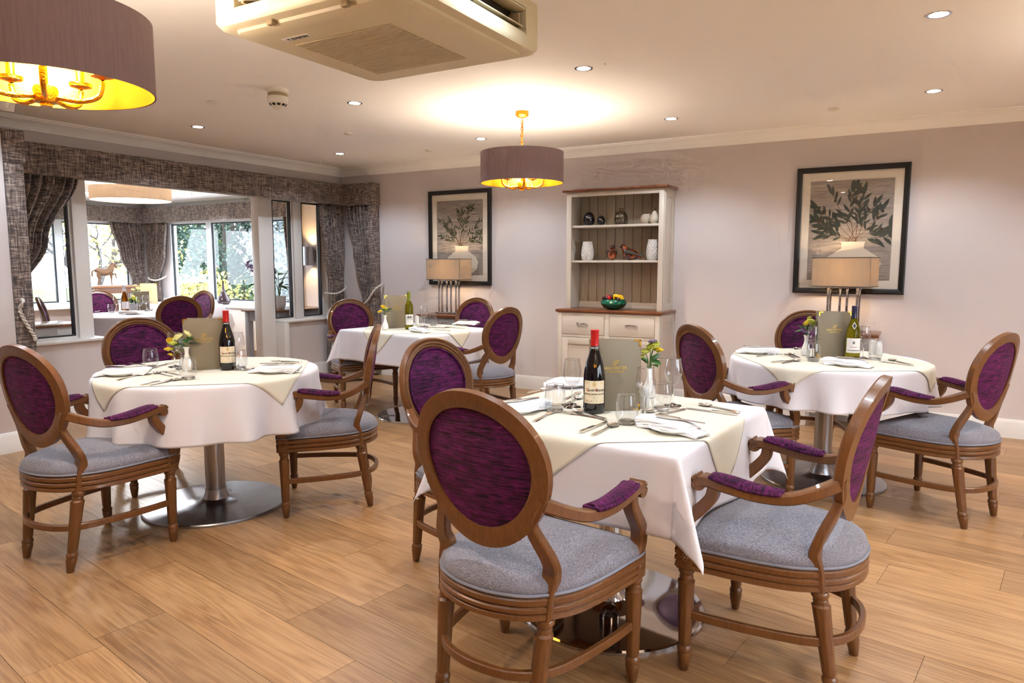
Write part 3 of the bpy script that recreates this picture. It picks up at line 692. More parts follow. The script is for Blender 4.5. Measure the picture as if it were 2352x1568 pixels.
def tablelamp(label, x, y, z, W, D, rz, shade_z0, shade_z1):
    t = thing('table_lamp', label, 'lamp', (x, y, z), rz, 'chrome table lamps with oblong shades')
    obj('base', MB().rbox(-.15, .15, -.055, .055, 0, .022, .003), 'chrome', t)
    b0, b1 = .022, shade_z0 - z + .02
    for px, py in ((-.115, -.03), (-.115, .03), (.115, -.03), (.115, .03), (-.028, 0), (.028, 0)):
        obj('rod', MB().rbox(px - .0085, px + .0085, py - .0085, py + .0085, b0, b1 - .03, .001), 'chrome', t)
    obj('cross_bar', MB().rbox(-.125, .125, -.038, .038, b1 - .032, b1 - .016, .002), 'chrome', t)
    obj('lamp_holder', MB().lathe([(.012, b1 - .02), (.012, b1 + .07)], 12), 'brass', t)
    obj('bulb', MB().lathe([(.012, b1 + .07), (.026, b1 + .10), (.024, b1 + .12), (.004, b1 + .135)], 14), 'bulb', t)
    s0, s1 = shade_z0 - z, shade_z1 - z
    sh = MB()
    for a0, a1, c0, c1 in ((-W, W, -D, -D + .003), (-W, W, D - .003, D), (-W, -W + .003, -D, D), (W - .003, W, -D, D)): sh.box(a0, a1, c0, c1, s0, s1)
    obj('shade', sh, 'shade_taupe', t, smooth=0)
    mb = MB()
    for zz in (s0 + .004, s1 - .004): mb.sweep([(-W, -D, zz), (W, -D, zz), (W, D, zz), (-W, D, zz)], circ(.003, 6), closed=True)
    obj('shade_trim', mb, 'ink', t)
    pointlight(t, (0, 0, (s0 + s1) / 2), LAMP_W, (1.0, .72, .42), .035)
tablelamp('table lamp with chrome rods in front of the left picture', -4.56, 6.45, .805, .225, .115, 0, 1.185, 1.418)
tablelamp('table lamp with chrome rods in front of the right picture', -.555, 6.45, .80, .228, .115, -.22, 1.172, 1.415)

# ================================================================= DRESSER
dx0, dx1 = -3.115, -2.035; cx_ = (dx0 + dx1) / 2
t = thing('dresser', 'cream painted dresser with open shelves and dark wooden worktop', 'dresser', (cx_, YB, 0)); hw = (dx1 - dx0) / 2
D1 = .43; bw = hw - .02
obj('carcass', MB().box(-bw, bw, -D1 + .022, -.002, .05, .89), 'greige', t)
fr = MB()
for a0, a1, z0, z1 in ((-bw, -bw + .045, .02, .89), (bw - .045, bw, .02, .89), (-.025, .025, .05, .89), (-bw + .045, -.025, .868, .89), (.025, bw - .045, .868, .89), (-bw + .045, -.025, .65, .675), (.025, bw - .045, .65, .675), (-bw + .045, -.025, .05, .10), (.025, bw - .045, .05, .10)):
    fr.rbox(a0, a1, -D1, -D1 + .022, z0, z1, .001)
obj('face_frame', fr, 'greige', t)
obj('side_moulding', MB().rbox(bw - .001, bw + .006, -D1 + .02, -.36 + .0, .06, .88, .001).rbox(bw - .001, bw + .006, -.06, -.003, .06, .88, .001).rbox(bw - .001, bw + .006, -.36, -.06, .82, .88, .001).rbox(bw - .001, bw + .006, -.36, -.06, .06, .12, .001), 'greige', t)
for s_ in (-1, 1):
    a0, a1 = (-bw + .048, -.028) if s_ < 0 else (.028, bw - .048)
    d = obj('drawer', MB().rbox(a0, a1, -D1 - .004, -D1 + .02, .678, .866, .002), 'greige', t)
    hxm = (a0 + a1) / 2
    obj('handle', MB().sweep(spline([(hxm - .055, -D1 - .004, .775), (hxm - .05, -D1 - .026, .783), (hxm, -D1 - .032, .788), (hxm + .05, -D1 - .026, .783), (hxm + .055, -D1 - .004, .775)], 5), rect(.004, .009)), 'cutlery', d)
    dr = MB()
    for b0, b1, z0, z1 in ((a0, a0 + .065, .104, .646), (a1 - .065, a1, .104, .646), (a0 + .065, a1 - .065, .58, .646), (a0 + .065, a1 - .065, .104, .17)): dr.rbox(b0, b1, -D1 - .004, -D1 + .018, z0, z1, .0015)
    d = obj('door', dr, 'greige', t); obj('door_panel', MB().box(a0 + .06, a1 - .06, -D1 + .008, -D1 + .014, .16, .59), 'greige', d)
    kx = a1 - .03 if s_ < 0 else a0 + .03
    obj('handle', MB().sweep(spline([(kx, -D1 - .004, .42), (kx, -D1 - .03, .43), (kx, -D1 - .03, .51), (kx, -D1 - .004, .52)], 5), rect(.004, .006)), 'cutlery', d)
obj('plinth', MB().box(-bw + .02, bw - .02, -D1 + .04, -.01, 0, .05), 'greige', t)
obj('worktop', MB().rbox(-hw, hw, -.45, 0, .892, .92, .008), 'darkwood', t)
HB, HT, HD = .92, 2.055, .30; hx = hw - .045
for s_ in (-1, 1):
    x0, x1 = (s_ * hx, s_ * (hx - .022)) if s_ < 0 else (hx - .022, hx)
    sd = obj('hutch_side', MB().rbox(min(x0, x1), max(x0, x1), -HD + .02, 0, HB, HT, .002), 'greige', t)
    q = s_ * hx; a, b_ = sorted((q, q + s_ * .007))
    obj('side_moulding', MB().box(a, b_, -HD + .02, -HD + .07, HB, HT).box(a, b_, -.05, -.001, HB, HT).box(a, b_, -HD + .07, -.05, HT - .07, HT).box(a, b_, -HD + .07, -.05, HB, HB + .07), 'greige', sd)
    a, b_ = sorted((s_ * hx, s_ * (hx - .05)))
    obj('stile', MB().rbox(a, b_, -HD, -HD + .02, HB, HT, .002), 'greige', t)
obj('top_rail', MB().rbox(-hx + .05, hx - .05, -HD, -HD + .02, HT - .045, HT, .002), 'greige', t)
obj('hutch_roof', MB().box(-hx + .022, hx - .022, -HD + .02, 0, HT - .02, HT), 'greige', t)
obj('cornice_board', MB().rbox(-hx - .035, hx + .035, -HD - .035, 0, HT, HT + .026, .006), 'darkwood', t)
nb = 10; bwid = 2 * (hx - .022) / nb
for k in range(nb):
    a = -hx + .022 + k * bwid; obj('backboard', MB().rbox(a + .002, a + bwid - .002, -.022, -.008, HB, HT - .02, .002), 'greige_back', t)
obj('backing', MB().box(-hx + .02, hx - .02, -.008, -.001, HB, HT - .02), 'greige_back', t)
obj('back_rail', MB().rbox(-hx + .022, hx - .022, -.03, -.022, HB, HB + .06, .002), 'greige', t)
SH1, SH2 = 1.735, 1.395
for z in (SH1, SH2): obj('shelf', MB().rbox(-hx + .022, hx - .022, -HD + .02, -.022, z - .022, z, .002), 'greige', t)
# ornaments
YO = 6.47
def px_on(px, z, Y=YO): return ony(px, 600, Y).x
def egg(px, r, h_, label):
    prof = [(.001, 0)] + [(r * (math.sin(a) ** .9) * (1 + .14 * math.cos(a)), h_ * (1 - math.cos(a)) / 2) for a in [PI * k / 14 for k in range(1, 14)]] + [(.001, h_)]
    tag(obj('ornament_egg', MB().lathe(prof, 28), M['eggblack'], None, (px_on(px, 0), YO, SH1)), label, 'ornament')
M['eggblack'] = pb('glossy_black_ceramic', (18, 18, 24), .08, coat=.6)
egg(1352, .057, .135, 'larger glossy black egg at left of the dresser top shelf'); egg(1380, .04, .095, 'smaller dark bronze egg beside the black egg')
t = thing('glass_vase', 'squat smoked glass bottle vase on the dresser top shelf', 'vase', (px_on(1425, 0), YO, SH1))
obj('body', MB().lathe([(.001, 0), (.058, 0), (.064, .01), (.064, .055), (.058, .095), (.04, .122), (.022, .132), (.020, .150), (.03, .158)], 32, cap=False), 'smokeglass', t)
obj('base', MB().lathe([(.001, .002), (.055, .002), (.055, .012), (.001, .012)], 28), 'smokeglass', t)
M['fruitbeige'] = pb('pale_crackled_ceramic', (184, 170, 152), .6); bump(M['fruitbeige'], noise(M['fruitbeige'], tex(M['fruitbeige']), 60, 3), .3, .004)
def fruitorn(px, y, prof, label, name):
    t = thing(name, label, 'ornament', (px_on(px, 0, y), y, SH1)); obj('body', MB().lathe(prof, 24), M['fruitbeige'], t)
    zt = prof[-1][1]; obj('stem', MB().sweep([(0, 0, zt - .012), (.004, 0, zt + .01), (.012, 0, zt + .022)], circ(.003, 6)), 'ink', t)
fruitorn(1483, 6.50, [(.001, 0), (.03, 0), (.052, .02), (.058, .05), (.052, .08), (.032, .097), (.012, .092), (.001, .086)], 'pale ceramic apple ornament on the dresser top shelf', 'ornament_apple')
fruitorn(1501, 6.44, [(.001, 0), (.028, 0), (.046, .018), (.05, .038), (.042, .064), (.027, .088), (.021, .106), (.012, .118), (.001, .121)], 'pale ceramic pear ornament in front of the apple ornament', 'ornament_pear')
M['bisque'] = pb('white_bisque', (206, 200, 194), .5)
def hexvase(px, h_, label):
    t = thing('textured_vase', label, 'vase', (px_on(px, 0), YO, SH2), 0, 'white textured vases')
    n1 = 40; rows = []
    for i in range(41):
        z = h_ * i / 40; base = (.040 + .022 * math.sin(PI * (z / h_) ** .75 * .98) * (1 - .35 * z / h_) + .0) * (1 if i < 39 else 1.02)
        rows.append([((base + .006 * abs(math.sin(a * 6 + z * 75)) * abs(math.sin(a * 6 - z * 75)) ) * math.cos(a), (base + .006 * abs(math.sin(a * 6 + z * 75)) * abs(math.sin(a * 6 - z * 75))) * math.sin(a), z) for a in [2 * PI * j / 84 for j in range(84)]])
    inner = [[(p[0] * .88, p[1] * .88, z) for p in rows[-1]] for z in (h_, h_ - .03)]
    obj('body', MB().loft(rows + inner), M['bisque'], t, smooth=50)
hexvase(1349, .185, 'white diamond textured vase at left of the dresser middle shelf'); hexvase(1499, .195, 'white diamond textured vase at right of the dresser middle shelf')
m = pb('mottled_brown_lacquer', (90, 36, 18), .15, coat=.6); M['bird'] = m
setc(m, ramp(m, noise(m, tex(m), 26, 3, .6), [(.38, (28, 12, 8)), (.52, (104, 40, 18)), (.68, (188, 92, 40))]))
def bird(px, rz, s_, label):
    t = thing('ornament_bird', label, 'ornament', (px_on(px, 0), YO, SH2), rz, 'mottled brown bird ornaments')
    st = [(-.155, .015, .006, .004), (-.12, .028, .018, .008), (-.085, .048, .030, .026), (-.045, .056, .046, .047), (0, .056, .052, .054), (.035, .066, .046, .056), (.056, .09, .032, .04), (.064, .112, .026, .030), (.076, .13, .025, .026), (.092, .135, .016, .018), (.103, .133, .003, .004)]
    rings = []
    for i, (y, z, rx, rz_) in enumerate(st): rings.append([(rx * math.cos(a), y + (.35 if i > 4 and i < 8 else 0) * rz_ * -math.sin(a), z + rz_ * math.sin(a)) for a in [2 * PI * j / 16 for j in range(16)]])
    mn = min(p[2] for r in rings for p in r); mb = MB().loft([[(p[0] * s_, p[1] * s_, (p[2] - mn) * s_) for p in r] for r in rings])
    obj('body', mb, M['bird'], t, smooth=60)
    obj('beak', MB().loft([[(.008 * s_ * math.cos(a), .098 * s_, (.134 - mn) * s_ + .006 * s_ * math.sin(a)) for a in [2 * PI * j / 8 for j in range(8)]], [(.0005 * math.cos(a), .122 * s_, (.128 - mn) * s_ + .0005 * math.sin(a)) for a in [2 * PI * j / 8 for j in range(8)]]]), 'ink', t)
    for sx in (-1, 1):
        wg = [(sx * .046, .03, .085), (sx * .054, -.01, .08), (sx * .046, -.06, .066), (sx * .02, -.135, .04)]
        obj('wing', MB().sweep([(p[0] * s_, p[1] * s_, (p[2] - mn) * s_) for p in wg], lambda tt, i: circ(.024 * s_ * (1 - tt * .8), 8, .45), up=(1, 0, 0)), 'ink', t)
bird(1405, PI + .45, .95, 'brown mottled bird ornament facing forward on the dresser shelf'); bird(1447, PI / 2 - .1, 1.0, 'brown mottled bird ornament in profile with a long dark tail')
t = thing('fruit_bowl', 'shiny emerald green bowl of fruit on the dresser worktop', 'bowl', (px_on(1411, 0, 6.42), 6.42, .92))
M['emerald'] = pb('emerald_lacquer', (10, 92, 70), .2, .35, coat=.5)
obj('bowl', MB().lathe([(.001, 0), (.06, 0), (.10, .02), (.128, .055), (.122, .085), (.106, .10), (.102, .098), (.116, .082), (.12, .055), (.09, .025), (.001, .02)], 40), M['emerald'], t)
M['banana'] = pb('banana_skin', (238, 190, 40), .5); M['berry'] = pb('red_berry', (176, 22, 28), .35); M['darkberry'] = pb('dark_berry', (56, 14, 24), .35)
for k in range(5):
    a0 = -.5 + k * .28; path = spline([(.02 + .03 * math.cos(a0), -.05 + k * .02, .10), (.05, -.055 + k * .024, .135 - .004 * k), (.085, -.045 + k * .02, .125), (.108, -.03 + k * .014, .095)], 6)
    o = obj('banana', MB().sweep([(p.x - .02, p.y, p.z) for p in path], lambda tt, i: circ(.017 * (.45 + .55 * math.sin(PI * min(max(tt, .06), .94))) , 8)), M['banana'], None, (px_on(1411, 0, 6.42), 6.42, .92), smooth=60)
    tag(o, 'ripe yellow banana in the green bowl, ' + ('front one', 'second from front', 'middle one', 'second from back', 'back one')[k] + ' of the bunch', 'banana', 'bananas in the green bowl')
for k, (bx_, by_, bz_, mm, lb) in enumerate(((-.085, -.04, .105, 'darkberry', 'dark red plum at left edge of the green bowl'), (-.05, -.055, .11, 'darkberry', 'dark red plum next to the red strawberry'), (-.02, -.062, .112, 'berry', 'bright red strawberry at the front of the green bowl'), (-.06, 0, .118, 'berry', 'red strawberry behind the dark plums'), (-.03, .03, .12, 'darkberry', 'dark plum at the back of the green bowl'), (.075, -.07, .098, 'darkberry', 'dark plum right of the bananas'))):
    o = obj('plum' if mm == 'darkberry' else 'strawberry', MB().lathe([(.001, -.02), (.012, -.018), (.021, -.004), (.02, .01), (.012, .019), (.003, .017)], 14), mm, None, (px_on(1411, 0, 6.42) + bx_, 6.42 + by_, .92 + bz_)); tag(o, lb, 'fruit', 'small fruit in the green bowl')
# ================================================================= CHAIRS
B0 = Vector((0, -.212, .548)); TOPZ = 1.016; HH = TOPZ - B0.z
bt = Vector((0, -.085, HH)).normalized(); bn = Vector((0, bt.z, -bt.y))
def bpos(a, b_, n_=0):      # back surface: a across, b up, n outwards to the front
    p = B0 + bt * b_ + bn * (n_ + .030 * (a / .235) ** 2); return (p.x + a, p.y, p.z)
LB = HH / bt.z
def egg2(th, W, H, bc): return (W * math.cos(th) * (1 + .07 * math.sin(th)), bc + H * math.sin(th))
NB = 56
def make_chair(label):
    t = thing('dining_armchair', label, 'chair', group='oval back dining armchairs')
    W, H, bc = .236, LB / 2, LB / 2
    ths = [2 * PI * i / NB for i in range(NB)]
    sec = [(0, -.016), (0, .008), (.006, .015), (.013, .013), (.017, .008), (.021, .013), (.029, .015), (.034, .009), (.040, .011), (.050, .004), (.050, -.012), (.044, -.016)]
    rings = []
    for th in ths:
        e = egg2(th, W, H, bc); r = []
        for s_, n_ in sec:
            k = 1.0 if th < PI else 1.0 + .22 * abs(math.sin(th))
            i_ = egg2(th, W - s_ * k, H - s_ * k, bc); r.append(bpos(i_[0], i_[1], n_))
        rings.append(r)
    obj('back_frame', MB().loft(rings, closed=True), 'chairwood', t, smooth=35)
    # padded panel
    pr = []; prb = []
    for q in (1.0, .94, .8, .6, .4, .2, .03):
        ring, rb = [], []
        for th in ths:
            k = 1.0 if th < PI else 1.0 + .22 * abs(math.sin(th))
            i_ = egg2(th, (W - .046 * k) * q, (H - .046 * k) * q, bc); bul = .004 + .026 * (1 - q ** 2.2)
            ring.append(bpos(i_[0], i_[1], bul)); rb.append(bpos(i_[0], i_[1], -.010 + .004 * q - .006 * (1 - q * q)))
        pr.append(ring); prb.append(rb)
    obj('back_panel', MB().loft(list(reversed(prb)) + pr), 'velvet', t, smooth=60)
    path = []
    for th in ths:
        k = 1.0 if th < PI else 1.0 + .22 * abs(math.sin(th)); i_ = egg2(th, W - .053 * k, H - .053 * k, bc); path.append(bpos(i_[0], i_[1], .010))
    obj('panel_piping', MB().sweep(path, circ(.0055, 6), up=(0, 1, .2), closed=True), 'velvet_pad', t)
    # seat outline
    half = [(.0, .262), (.15, .261), (.255, .256), (.284, .235), (.279, .12), (.266, -.02), (.236, -.13), (.165, -.222), (.08, -.262)]
    out = half + [(0, -.272)] + [(-x, y) for x, y in reversed(half[1:])]
    so = [(p.x, p.y) for p in spline([(x, y, 0) for x, y in out], 5, True)]
    def ring(sc_, z, dx=0): return [(x * (1 + dx / .27), y * (1 + dx / .27), z) for x, y in so]
    rail = [(.0, .362), (.006, .366), (.004, .378), (-.001, .382), (.006, .388), (.006, .398), (-.001, .404), (.005, .410), (.006, .424), (0, .430), (-.02, .432)]
    obj('seat_rail', MB().loft([ring(1, z, d) for d, z in rail]), 'chairwood', t, smooth=30)
    cush = [(-.012, .428), (.0, .436), (.002, .450), (-.004, .466), (-.025, .482), (-.07, .497), (-.13, .506), (-.20, .510), (-.262, .511)]
    obj('seat_cushion', MB().loft([ring(1, z, d) for d, z in cush]), 'seat', t, smooth=60)
    obj('seat_piping', MB().sweep([(x * 1.008, y * 1.008, .4385) for x, y in so], circ(.0055, 6), closed=True), 'piping', t)
    # legs
    prof = [(.012, 0), (.0155, .004), (.022, .048), (.0235, .058), (.0215, .066), (.0245, .072), (.0235, .082), (.0185, .09), (.021, .10), (.0275, .305), (.0285, .315), (.0215, .322), (.0235, .330), (.021, .337), (.027, .348), (.027, .356), (.024, .362)]
    pr2 = []
    for i in range(len(prof) - 1):
        kk = 6 if prof[i + 1][1] - prof[i][1] > .1 else 1
        for j in range(kk): pr2.append((prof[i][0] + (prof[i + 1][0] - prof[i][0]) * j / kk, prof[i][1] + (prof[i + 1][1] - prof[i][1]) * j / kk))
    pr2.append(prof[-1])
    fl_ = lambda a, z: 1 - (.09 * (abs(math.cos(4 * a)) ** 4) if .11 < z < .30 else 0)
    for sx in (-1, 1):
        lg = MB().lathe(pr2, 32, mod=fl_).rbox(-.028, .028, -.028, .028, .360, .442, .004)
        lg.v = [(x + sx * .262, y + .222, z) for x, y, z in lg.v]
        leg = obj('leg', lg, 'chairwood', t)
        ro = MB()
        for k in range(6):
            a = k * PI / 3; ro.lathe([(.001, .003), (.004, .0025), (.006, 0)], 8, (0, 0, 0)); ro.v[-24:] = [(p[0] + .0095 * math.cos(a), p[1] + .0095 * math.sin(a), p[2]) for p in ro.v[-24:]]
        ro.lathe([(.001, .0045), (.004, .003), (.0055, 0)], 8)
        r2 = MB().add([(x, z, y) for x, y, z in ro.v], ro.f)
        obj('rosette', MB().add([(sx * .262 + x, .222 + .028 + y, .402 + z) for x, y, z in r2.v], r2.f).add([(sx * (.262 + .028 + y), .222 + x, .402 + z) for x, y, z in r2.v], r2.f), 'chairwood', leg)
        lg = MB().lathe(pr2, 32, mod=fl_)
        lg.v = [(x + sx * (.170 + .018 * z / .36), y - .226 + .05 * (z / .36), z) for x, y, z in lg.v]
        obj('leg', lg, 'chairwood', t)
        # back post: from rear leg up into the oval
        e = egg2(-.62, W, H, bc); jp = bpos(sx * (e[0] - .022), e[1], -.002)
        e2 = egg2(-.25, W, H, bc); jp2 = bpos(sx * (e2[0] - .024), e2[1], -.004)
        pth = spline([(sx * .188, -.176, .358), (sx * .190, -.172, .43), (sx * .196, -.160, .485), (sx * .199, -.176, .535), jp, jp2], 6)
        obj('back_post', MB().sweep(pth, lambda tt, i: rect(.021 + .006 * math.sin(PI * min(1, tt * 1.3)) - .003 * tt, .019 - .006 * tt, .005), up=(0, 1, 0)), 'chairwood', t, smooth=35)
        # arm
        e = egg2(-.34, W, H, bc); a0 = Vector(bpos(sx * (e[0] - .012), e[1], .002))
        ap = spline([a0, (sx * .246, -.15, .676), (sx * .270, -.085, .656), (sx * .286, 0, .655), (sx * .292, .08, .667), (sx * .290, .135, .676), (sx * .289, .165, .676)], 6)
        arm = obj('arm', MB().sweep(ap, lambda tt, i: rect(.017 + .008 * min(1, tt * 1.6), .019 - .003 * math.sin(PI * tt), .005)), 'chairwood', t, smooth=35)
        # scroll end
        sp = []
        for k in range(26):
            th = k / 25 * 3.6 * PI; r = .025 * (1 - k / 25 * .82); sp.append((0, .168 + r * math.sin(th + .2) + .004, .668 + r * math.cos(th + .2)))
        obj('scroll', MB().sweep([(sx * .289, y, z) for _, y, z in sp], lambda tt, i: rect(.0265 - .002 * tt, .0048, .001), up=(0, .01, 1)).sweep([(sx * .289 - .024, .172, .668), (sx * .289 + .024, .172, .668)], circ(.0215, 14)), 'chairwood', arm, smooth=35)
        spt = spline([(sx * .266, .222, .44), (sx * .270, .232, .475), (sx * .278, .215, .53), (sx * .287, .165, .585), (sx * .289, .135, .625), (sx * .289, .128, .662)], 6)
        obj('arm_support', MB().sweep(spt, lambda tt, i: rect(.0215, .024 - .007 * tt, .005), up=(0, 1, .3)), 'chairwood', t, smooth=35)
        pp = [p + Vector((0, 0, .018)) for p in ap[13:31]]
        pad = obj('arm_pad', MB().sweep(pp, lambda tt, i: [(x_ * max(.35, math.sin(PI * min(max(tt, .04), .96)) ** .22), y_ * max(.4, math.sin(PI * min(max(tt, .04), .96)) ** .3)) for x_, y_ in ((-.025, -.006), (.025, -.006), (.0275, .002), (.024, .012), (.012, .0195), (0, .0215), (-.012, .0195), (-.024, .012), (-.0275, .002))]), 'velvet_pad', t, smooth=60)
        ring_ = []
        for i, p in enumerate(pp): ring_.append(p + Vector((sx * .0265, 0, .0)))
        for p in reversed(pp): ring_.append(p + Vector((-sx * .0265, 0, .0)))
        obj('pad_piping', MB().sweep(ring_, circ(.0065, 6), closed=True), 'velvet_pad', pad)
    st = spline([(.262, .222, .200), (.255, .10, .200), (.232, -.06, .200), (.196, -.175, .200), (.12, -.245, .200), (0, -.268, .200), (-.12, -.245, .200), (-.196, -.175, .200), (-.232, -.06, .200), (-.255, .10, .200), (-.262, .222, .200)], 5)
    obj('stretcher', MB().sweep(st, rect(.010, .014, .003)), 'chairwood', t, smooth=35)
    return t
CH = [  # x, y, facing x, facing y, label
    (-3.378, 1.82, -.042, .999, 'armchair at far left with its back to us, at the left round table'),
    (-4.095, 2.65, .98, -.19, 'armchair behind the left round table, facing us in front of the sunroom'),
    (-2.91, 2.904, -.737, -.677, 'armchair right of the left round table, seen from the side'),
    (-4.66, 5.10, .9, -.44, 'armchair at left end of the back square table, below the curtains'),
    (-3.95, 5.78, -.05, -1, 'armchair behind the back square table, below the left lamp'),
    (-3.17, 4.95, -.985, .17, 'armchair at right of the back square table, left of the dresser'),
    (-1.70, 2.61, .993, -.118, 'armchair left of the front square table, partly hidden by the nearest chair'),
    (-1.036, 1.885, .115, .993, 'nearest armchair in the bottom centre with its back to us'),
    (-.376, 2.468, -.995, .10, 'large armchair at bottom right, right of the front square table'),
    (-.94, 4.24, .66, .75, 'armchair left of the right round table, in front of the dresser'),
    (-.66, 5.38, .2, -.98, 'armchair behind the right round table, below the right lamp'),
    (.13, 4.46, -.90, .437, 'armchair at far right, beside the right round table'),
    (-7.27, 4.95, -.90, .43, 'sunroom armchair with its dark purple back towards us'),
    (-8.10, 5.66, .02, -1, 'sunroom armchair in front of the far windows, facing us sideways'),
    (-9.22, 5.25, .95, -.3, 'sunroom armchair behind the amber bottle, partly hidden by the white post'),
    (-7.92, 4.16, .5, .86, 'sunroom armchair seen through the left glass pane'),
]
chairs = []
for i, (x, y, fx, fy, lb) in enumerate(CH):
    rz = math.atan2(fy, fx) - PI / 2
    if i == 0:
        c0 = make_chair(lb); c0.location = (x, y, 0); c0.rotation_euler = (0, 0, rz)
    else: dup(c0, (x, y, 0), rz, lb)

# ================================================================= TABLES AND CLOTHS
ZT = .768
def table(label, x, y, rz, kind, a, baseR, mat, pole=.042, off=(0, 0)):
    t = thing('pedestal_table', label, 'table', (x, y, 0), rz, 'pedestal dining tables')
    if kind == 'round': obj('tabletop', MB().lathe([(.001, ZT - .034), (a - .012, ZT - .034), (a - .006, ZT - .028), (a - .006, ZT - .008), (a - .012, ZT - .004), (.001, ZT - .004)], 64), 'midwood', t)
    else: obj('tabletop', MB().rbox(-a[0] + .006, a[0] - .006, -a[1] + .006, a[1] - .006, ZT - .034, ZT - .004, .006), 'midwood', t)
    at = (off[0], off[1], 0)
    obj('column', MB().lathe([(pole, .05), (pole, .16), (pole + .001, .161), (pole + .001, ZT - .05)], 32, at), mat, t)
    obj('base', MB().lathe([(baseR, 0), (baseR, .010), (baseR - .006, .016), (baseR * .8, .021), (baseR * .4, .027), (pole + .04, .032), (pole + .018, .044), (pole + .006, .075), (pole + .004, .10)], 72, at), mat, t)
    obj('top_plate', MB().box(off[0] - .16, off[0] + .16, off[1] - .16, off[1] + .16, ZT - .05, ZT - .034), 'steel', t)
    return t
def dr_round(R, amp, nf, ph):
    def f(u, v, off):
        r = math.hypot(u, v); phi = math.atan2(v, u); d = max(0, r - R); e = .014
        drop = d - e * (1 - math.exp(-d / e)); out = e * (1 - math.exp(-d / e))
        fold = math.sin(nf * phi + ph + .6 * math.sin(2 * phi + ph)) * .6 + .4 * math.sin((nf + 5) * phi + 1.7 * ph)
        rr = min(r, R) + out + off + min(1, drop / .28) ** 1.3 * (amp * (fold + .55))
        return (rr * math.cos(phi), rr * math.sin(phi), ZT - drop + (off if d == 0 else off * math.exp(-drop / .02)))
    return f
def dr_square(ax, ay, seed):
    def f(u, v, off):
        e = .012; dx, dy = max(0, abs(u) - ax), max(0, abs(v) - ay); sx, sy = (1 if u >= 0 else -1), (1 if v >= 0 else -1)
        rho = math.hypot(dx, dy); rho = rho if rho < .30 else .30 + .6 * (rho - .30) if dx > 0 and dy > 0 else rho; drop = rho - e * (1 - math.exp(-rho / e)); out = e * (1 - math.exp(-rho / e)) + off
        x, y = min(abs(u), ax), min(abs(v), ay)
        if dx > 0 and dy > 0:
            th = math.atan2(dy, dx); w_ = math.sin(2 * th)
            tw = .10 * math.sin(seed + sx * 2.1 + sy * 1.3)
            hx = .04 + .28 * w_ * (1 + tw * 3); hy = .04 + .28 * w_ * (1 - tw * 3)
            x += out * math.cos(th) + drop * hx * math.cos(th) ** .5 * (1 if th < 1.4 else .6); y += out * math.sin(th) + drop * hy * math.sin(th) ** .5
            z = drop * (1 - .05 * w_)
        else:
            z = drop
            rip = .018 * (z / .28) * (math.sin(7.5 * (u if dy > 0 else v) + seed) + .5 * math.sin(15 * (u if dy > 0 else v) + 2 * seed))
            edge = 1.0
            if dx > 0: edge = min(1, max(0, (ay - abs(v)) / .12)); x += out + drop * .04 + rip * edge * edge + .5 * .018 * z
            if dy > 0: edge = min(1, max(0, (ax - abs(u)) / .12)); y += out + drop * .04 + rip * edge * edge + .5 * .018 * z
        return (sx * x, sy * y, ZT - z + (off if rho == 0 else off * math.exp(-z / .02)))
    return f
def cloth(name, label, fn, L, n_, rot, x, y, rz, mat, off=0, circular=None, Ly=None):
    mb = MB(); rows = []
    ca, sa = math.cos(rot), math.sin(rot)
    if circular:
        rr = [0.001] + [circular[0] * k / 8 for k in range(1, 9)] + [circular[0] + (circular[1] - circular[0]) * (k / 26) for k in range(1, 27)]
        for r in rr: rows.append([fn(r * math.cos(2 * PI * j / 192), r * math.sin(2 * PI * j / 192), off) for j in range(192)])
        mb.loft(rows, cap=False)
    else:
        Ly = Ly or L
        for i in range(n_ + 1):
            row = []
            for j in range(n_ + 1):
                u, v = -L + 2 * L * j / n_, -Ly + 2 * Ly * i / n_; row.append(fn(ca * u - sa * v, sa * u + ca * v, off))
            rows.append(row)
        mb.loft(rows, cap=False, ring_closed=False)
    o = obj(name, mb, mat, None, (x, y, 0), (0, 0, rz), smooth=70)
    md = o.modifiers.new('thickness', 'SOLIDIFY'); md.thickness = .0016; md.offset = 1
    return tag(o, label, 'tablecloth', 'slip cloths' if 'slip' in name else 'white tablecloths')
T1, T2, T3, T4, T5, T6 = (-3.41, 2.515), (-3.96, 5.10), (-1.045, 2.595), (-.485, 4.755), (-8.05, 4.93), (-9.65, 6.45)
table('round pedestal table at left with wide brushed steel base', *T1, 0, 'round', .57, .385, 'steel', .052)
f1 = dr_round(.57, .042, 13, .8)
cloth('tablecloth', 'white round cloth on the left round table', f1, 0, 0, 0, *T1, 0, 'cloth', 0, (.57, .865))
cloth('slip_cloth', 'cream slip cloth laid over the left round table', f1, .505, 72, math.radians(42), *T1, 0, 'overlay', .0035)
r2 = math.radians(-8.8); f2 = dr_square(.52, .46, 1.3)
table('square pedestal table at the back left with polished chrome base', *T2, r2, 'square', (.52, .46), .37, 'chrome', .038, (.10, -.10))
cloth('tablecloth', 'white square cloth with creases on the back left table', f2, .80, 96, 0, *T2, r2, 'cloth', 0, Ly=.74)
cloth('slip_cloth', 'cream slip cloth set diagonally on the back left table', f2, .47, 72, math.radians(45), *T2, r2, 'overlay', .0035)
r3 = math.radians(-5); f3 = dr_square(.46, .46, .32)
table('square pedestal table at the front with polished chrome base', *T3, r3, 'square', (.46, .46), .37, 'chrome', .045, (.04, -.07))
cloth('tablecloth', 'white square cloth with a long hanging corner on the front table', f3, .735, 110, 0, *T3, r3, 'cloth')
cloth('slip_cloth', 'cream slip cloth set diagonally on the front square table', f3, .48, 80, math.radians(40), *T3, r3, 'overlay', .0035)
f4 = dr_round(.565, .042, 14, 2.1)
table('round pedestal table at right with brushed steel base', *T4, 0, 'round', .565, .37, 'steel', .052)
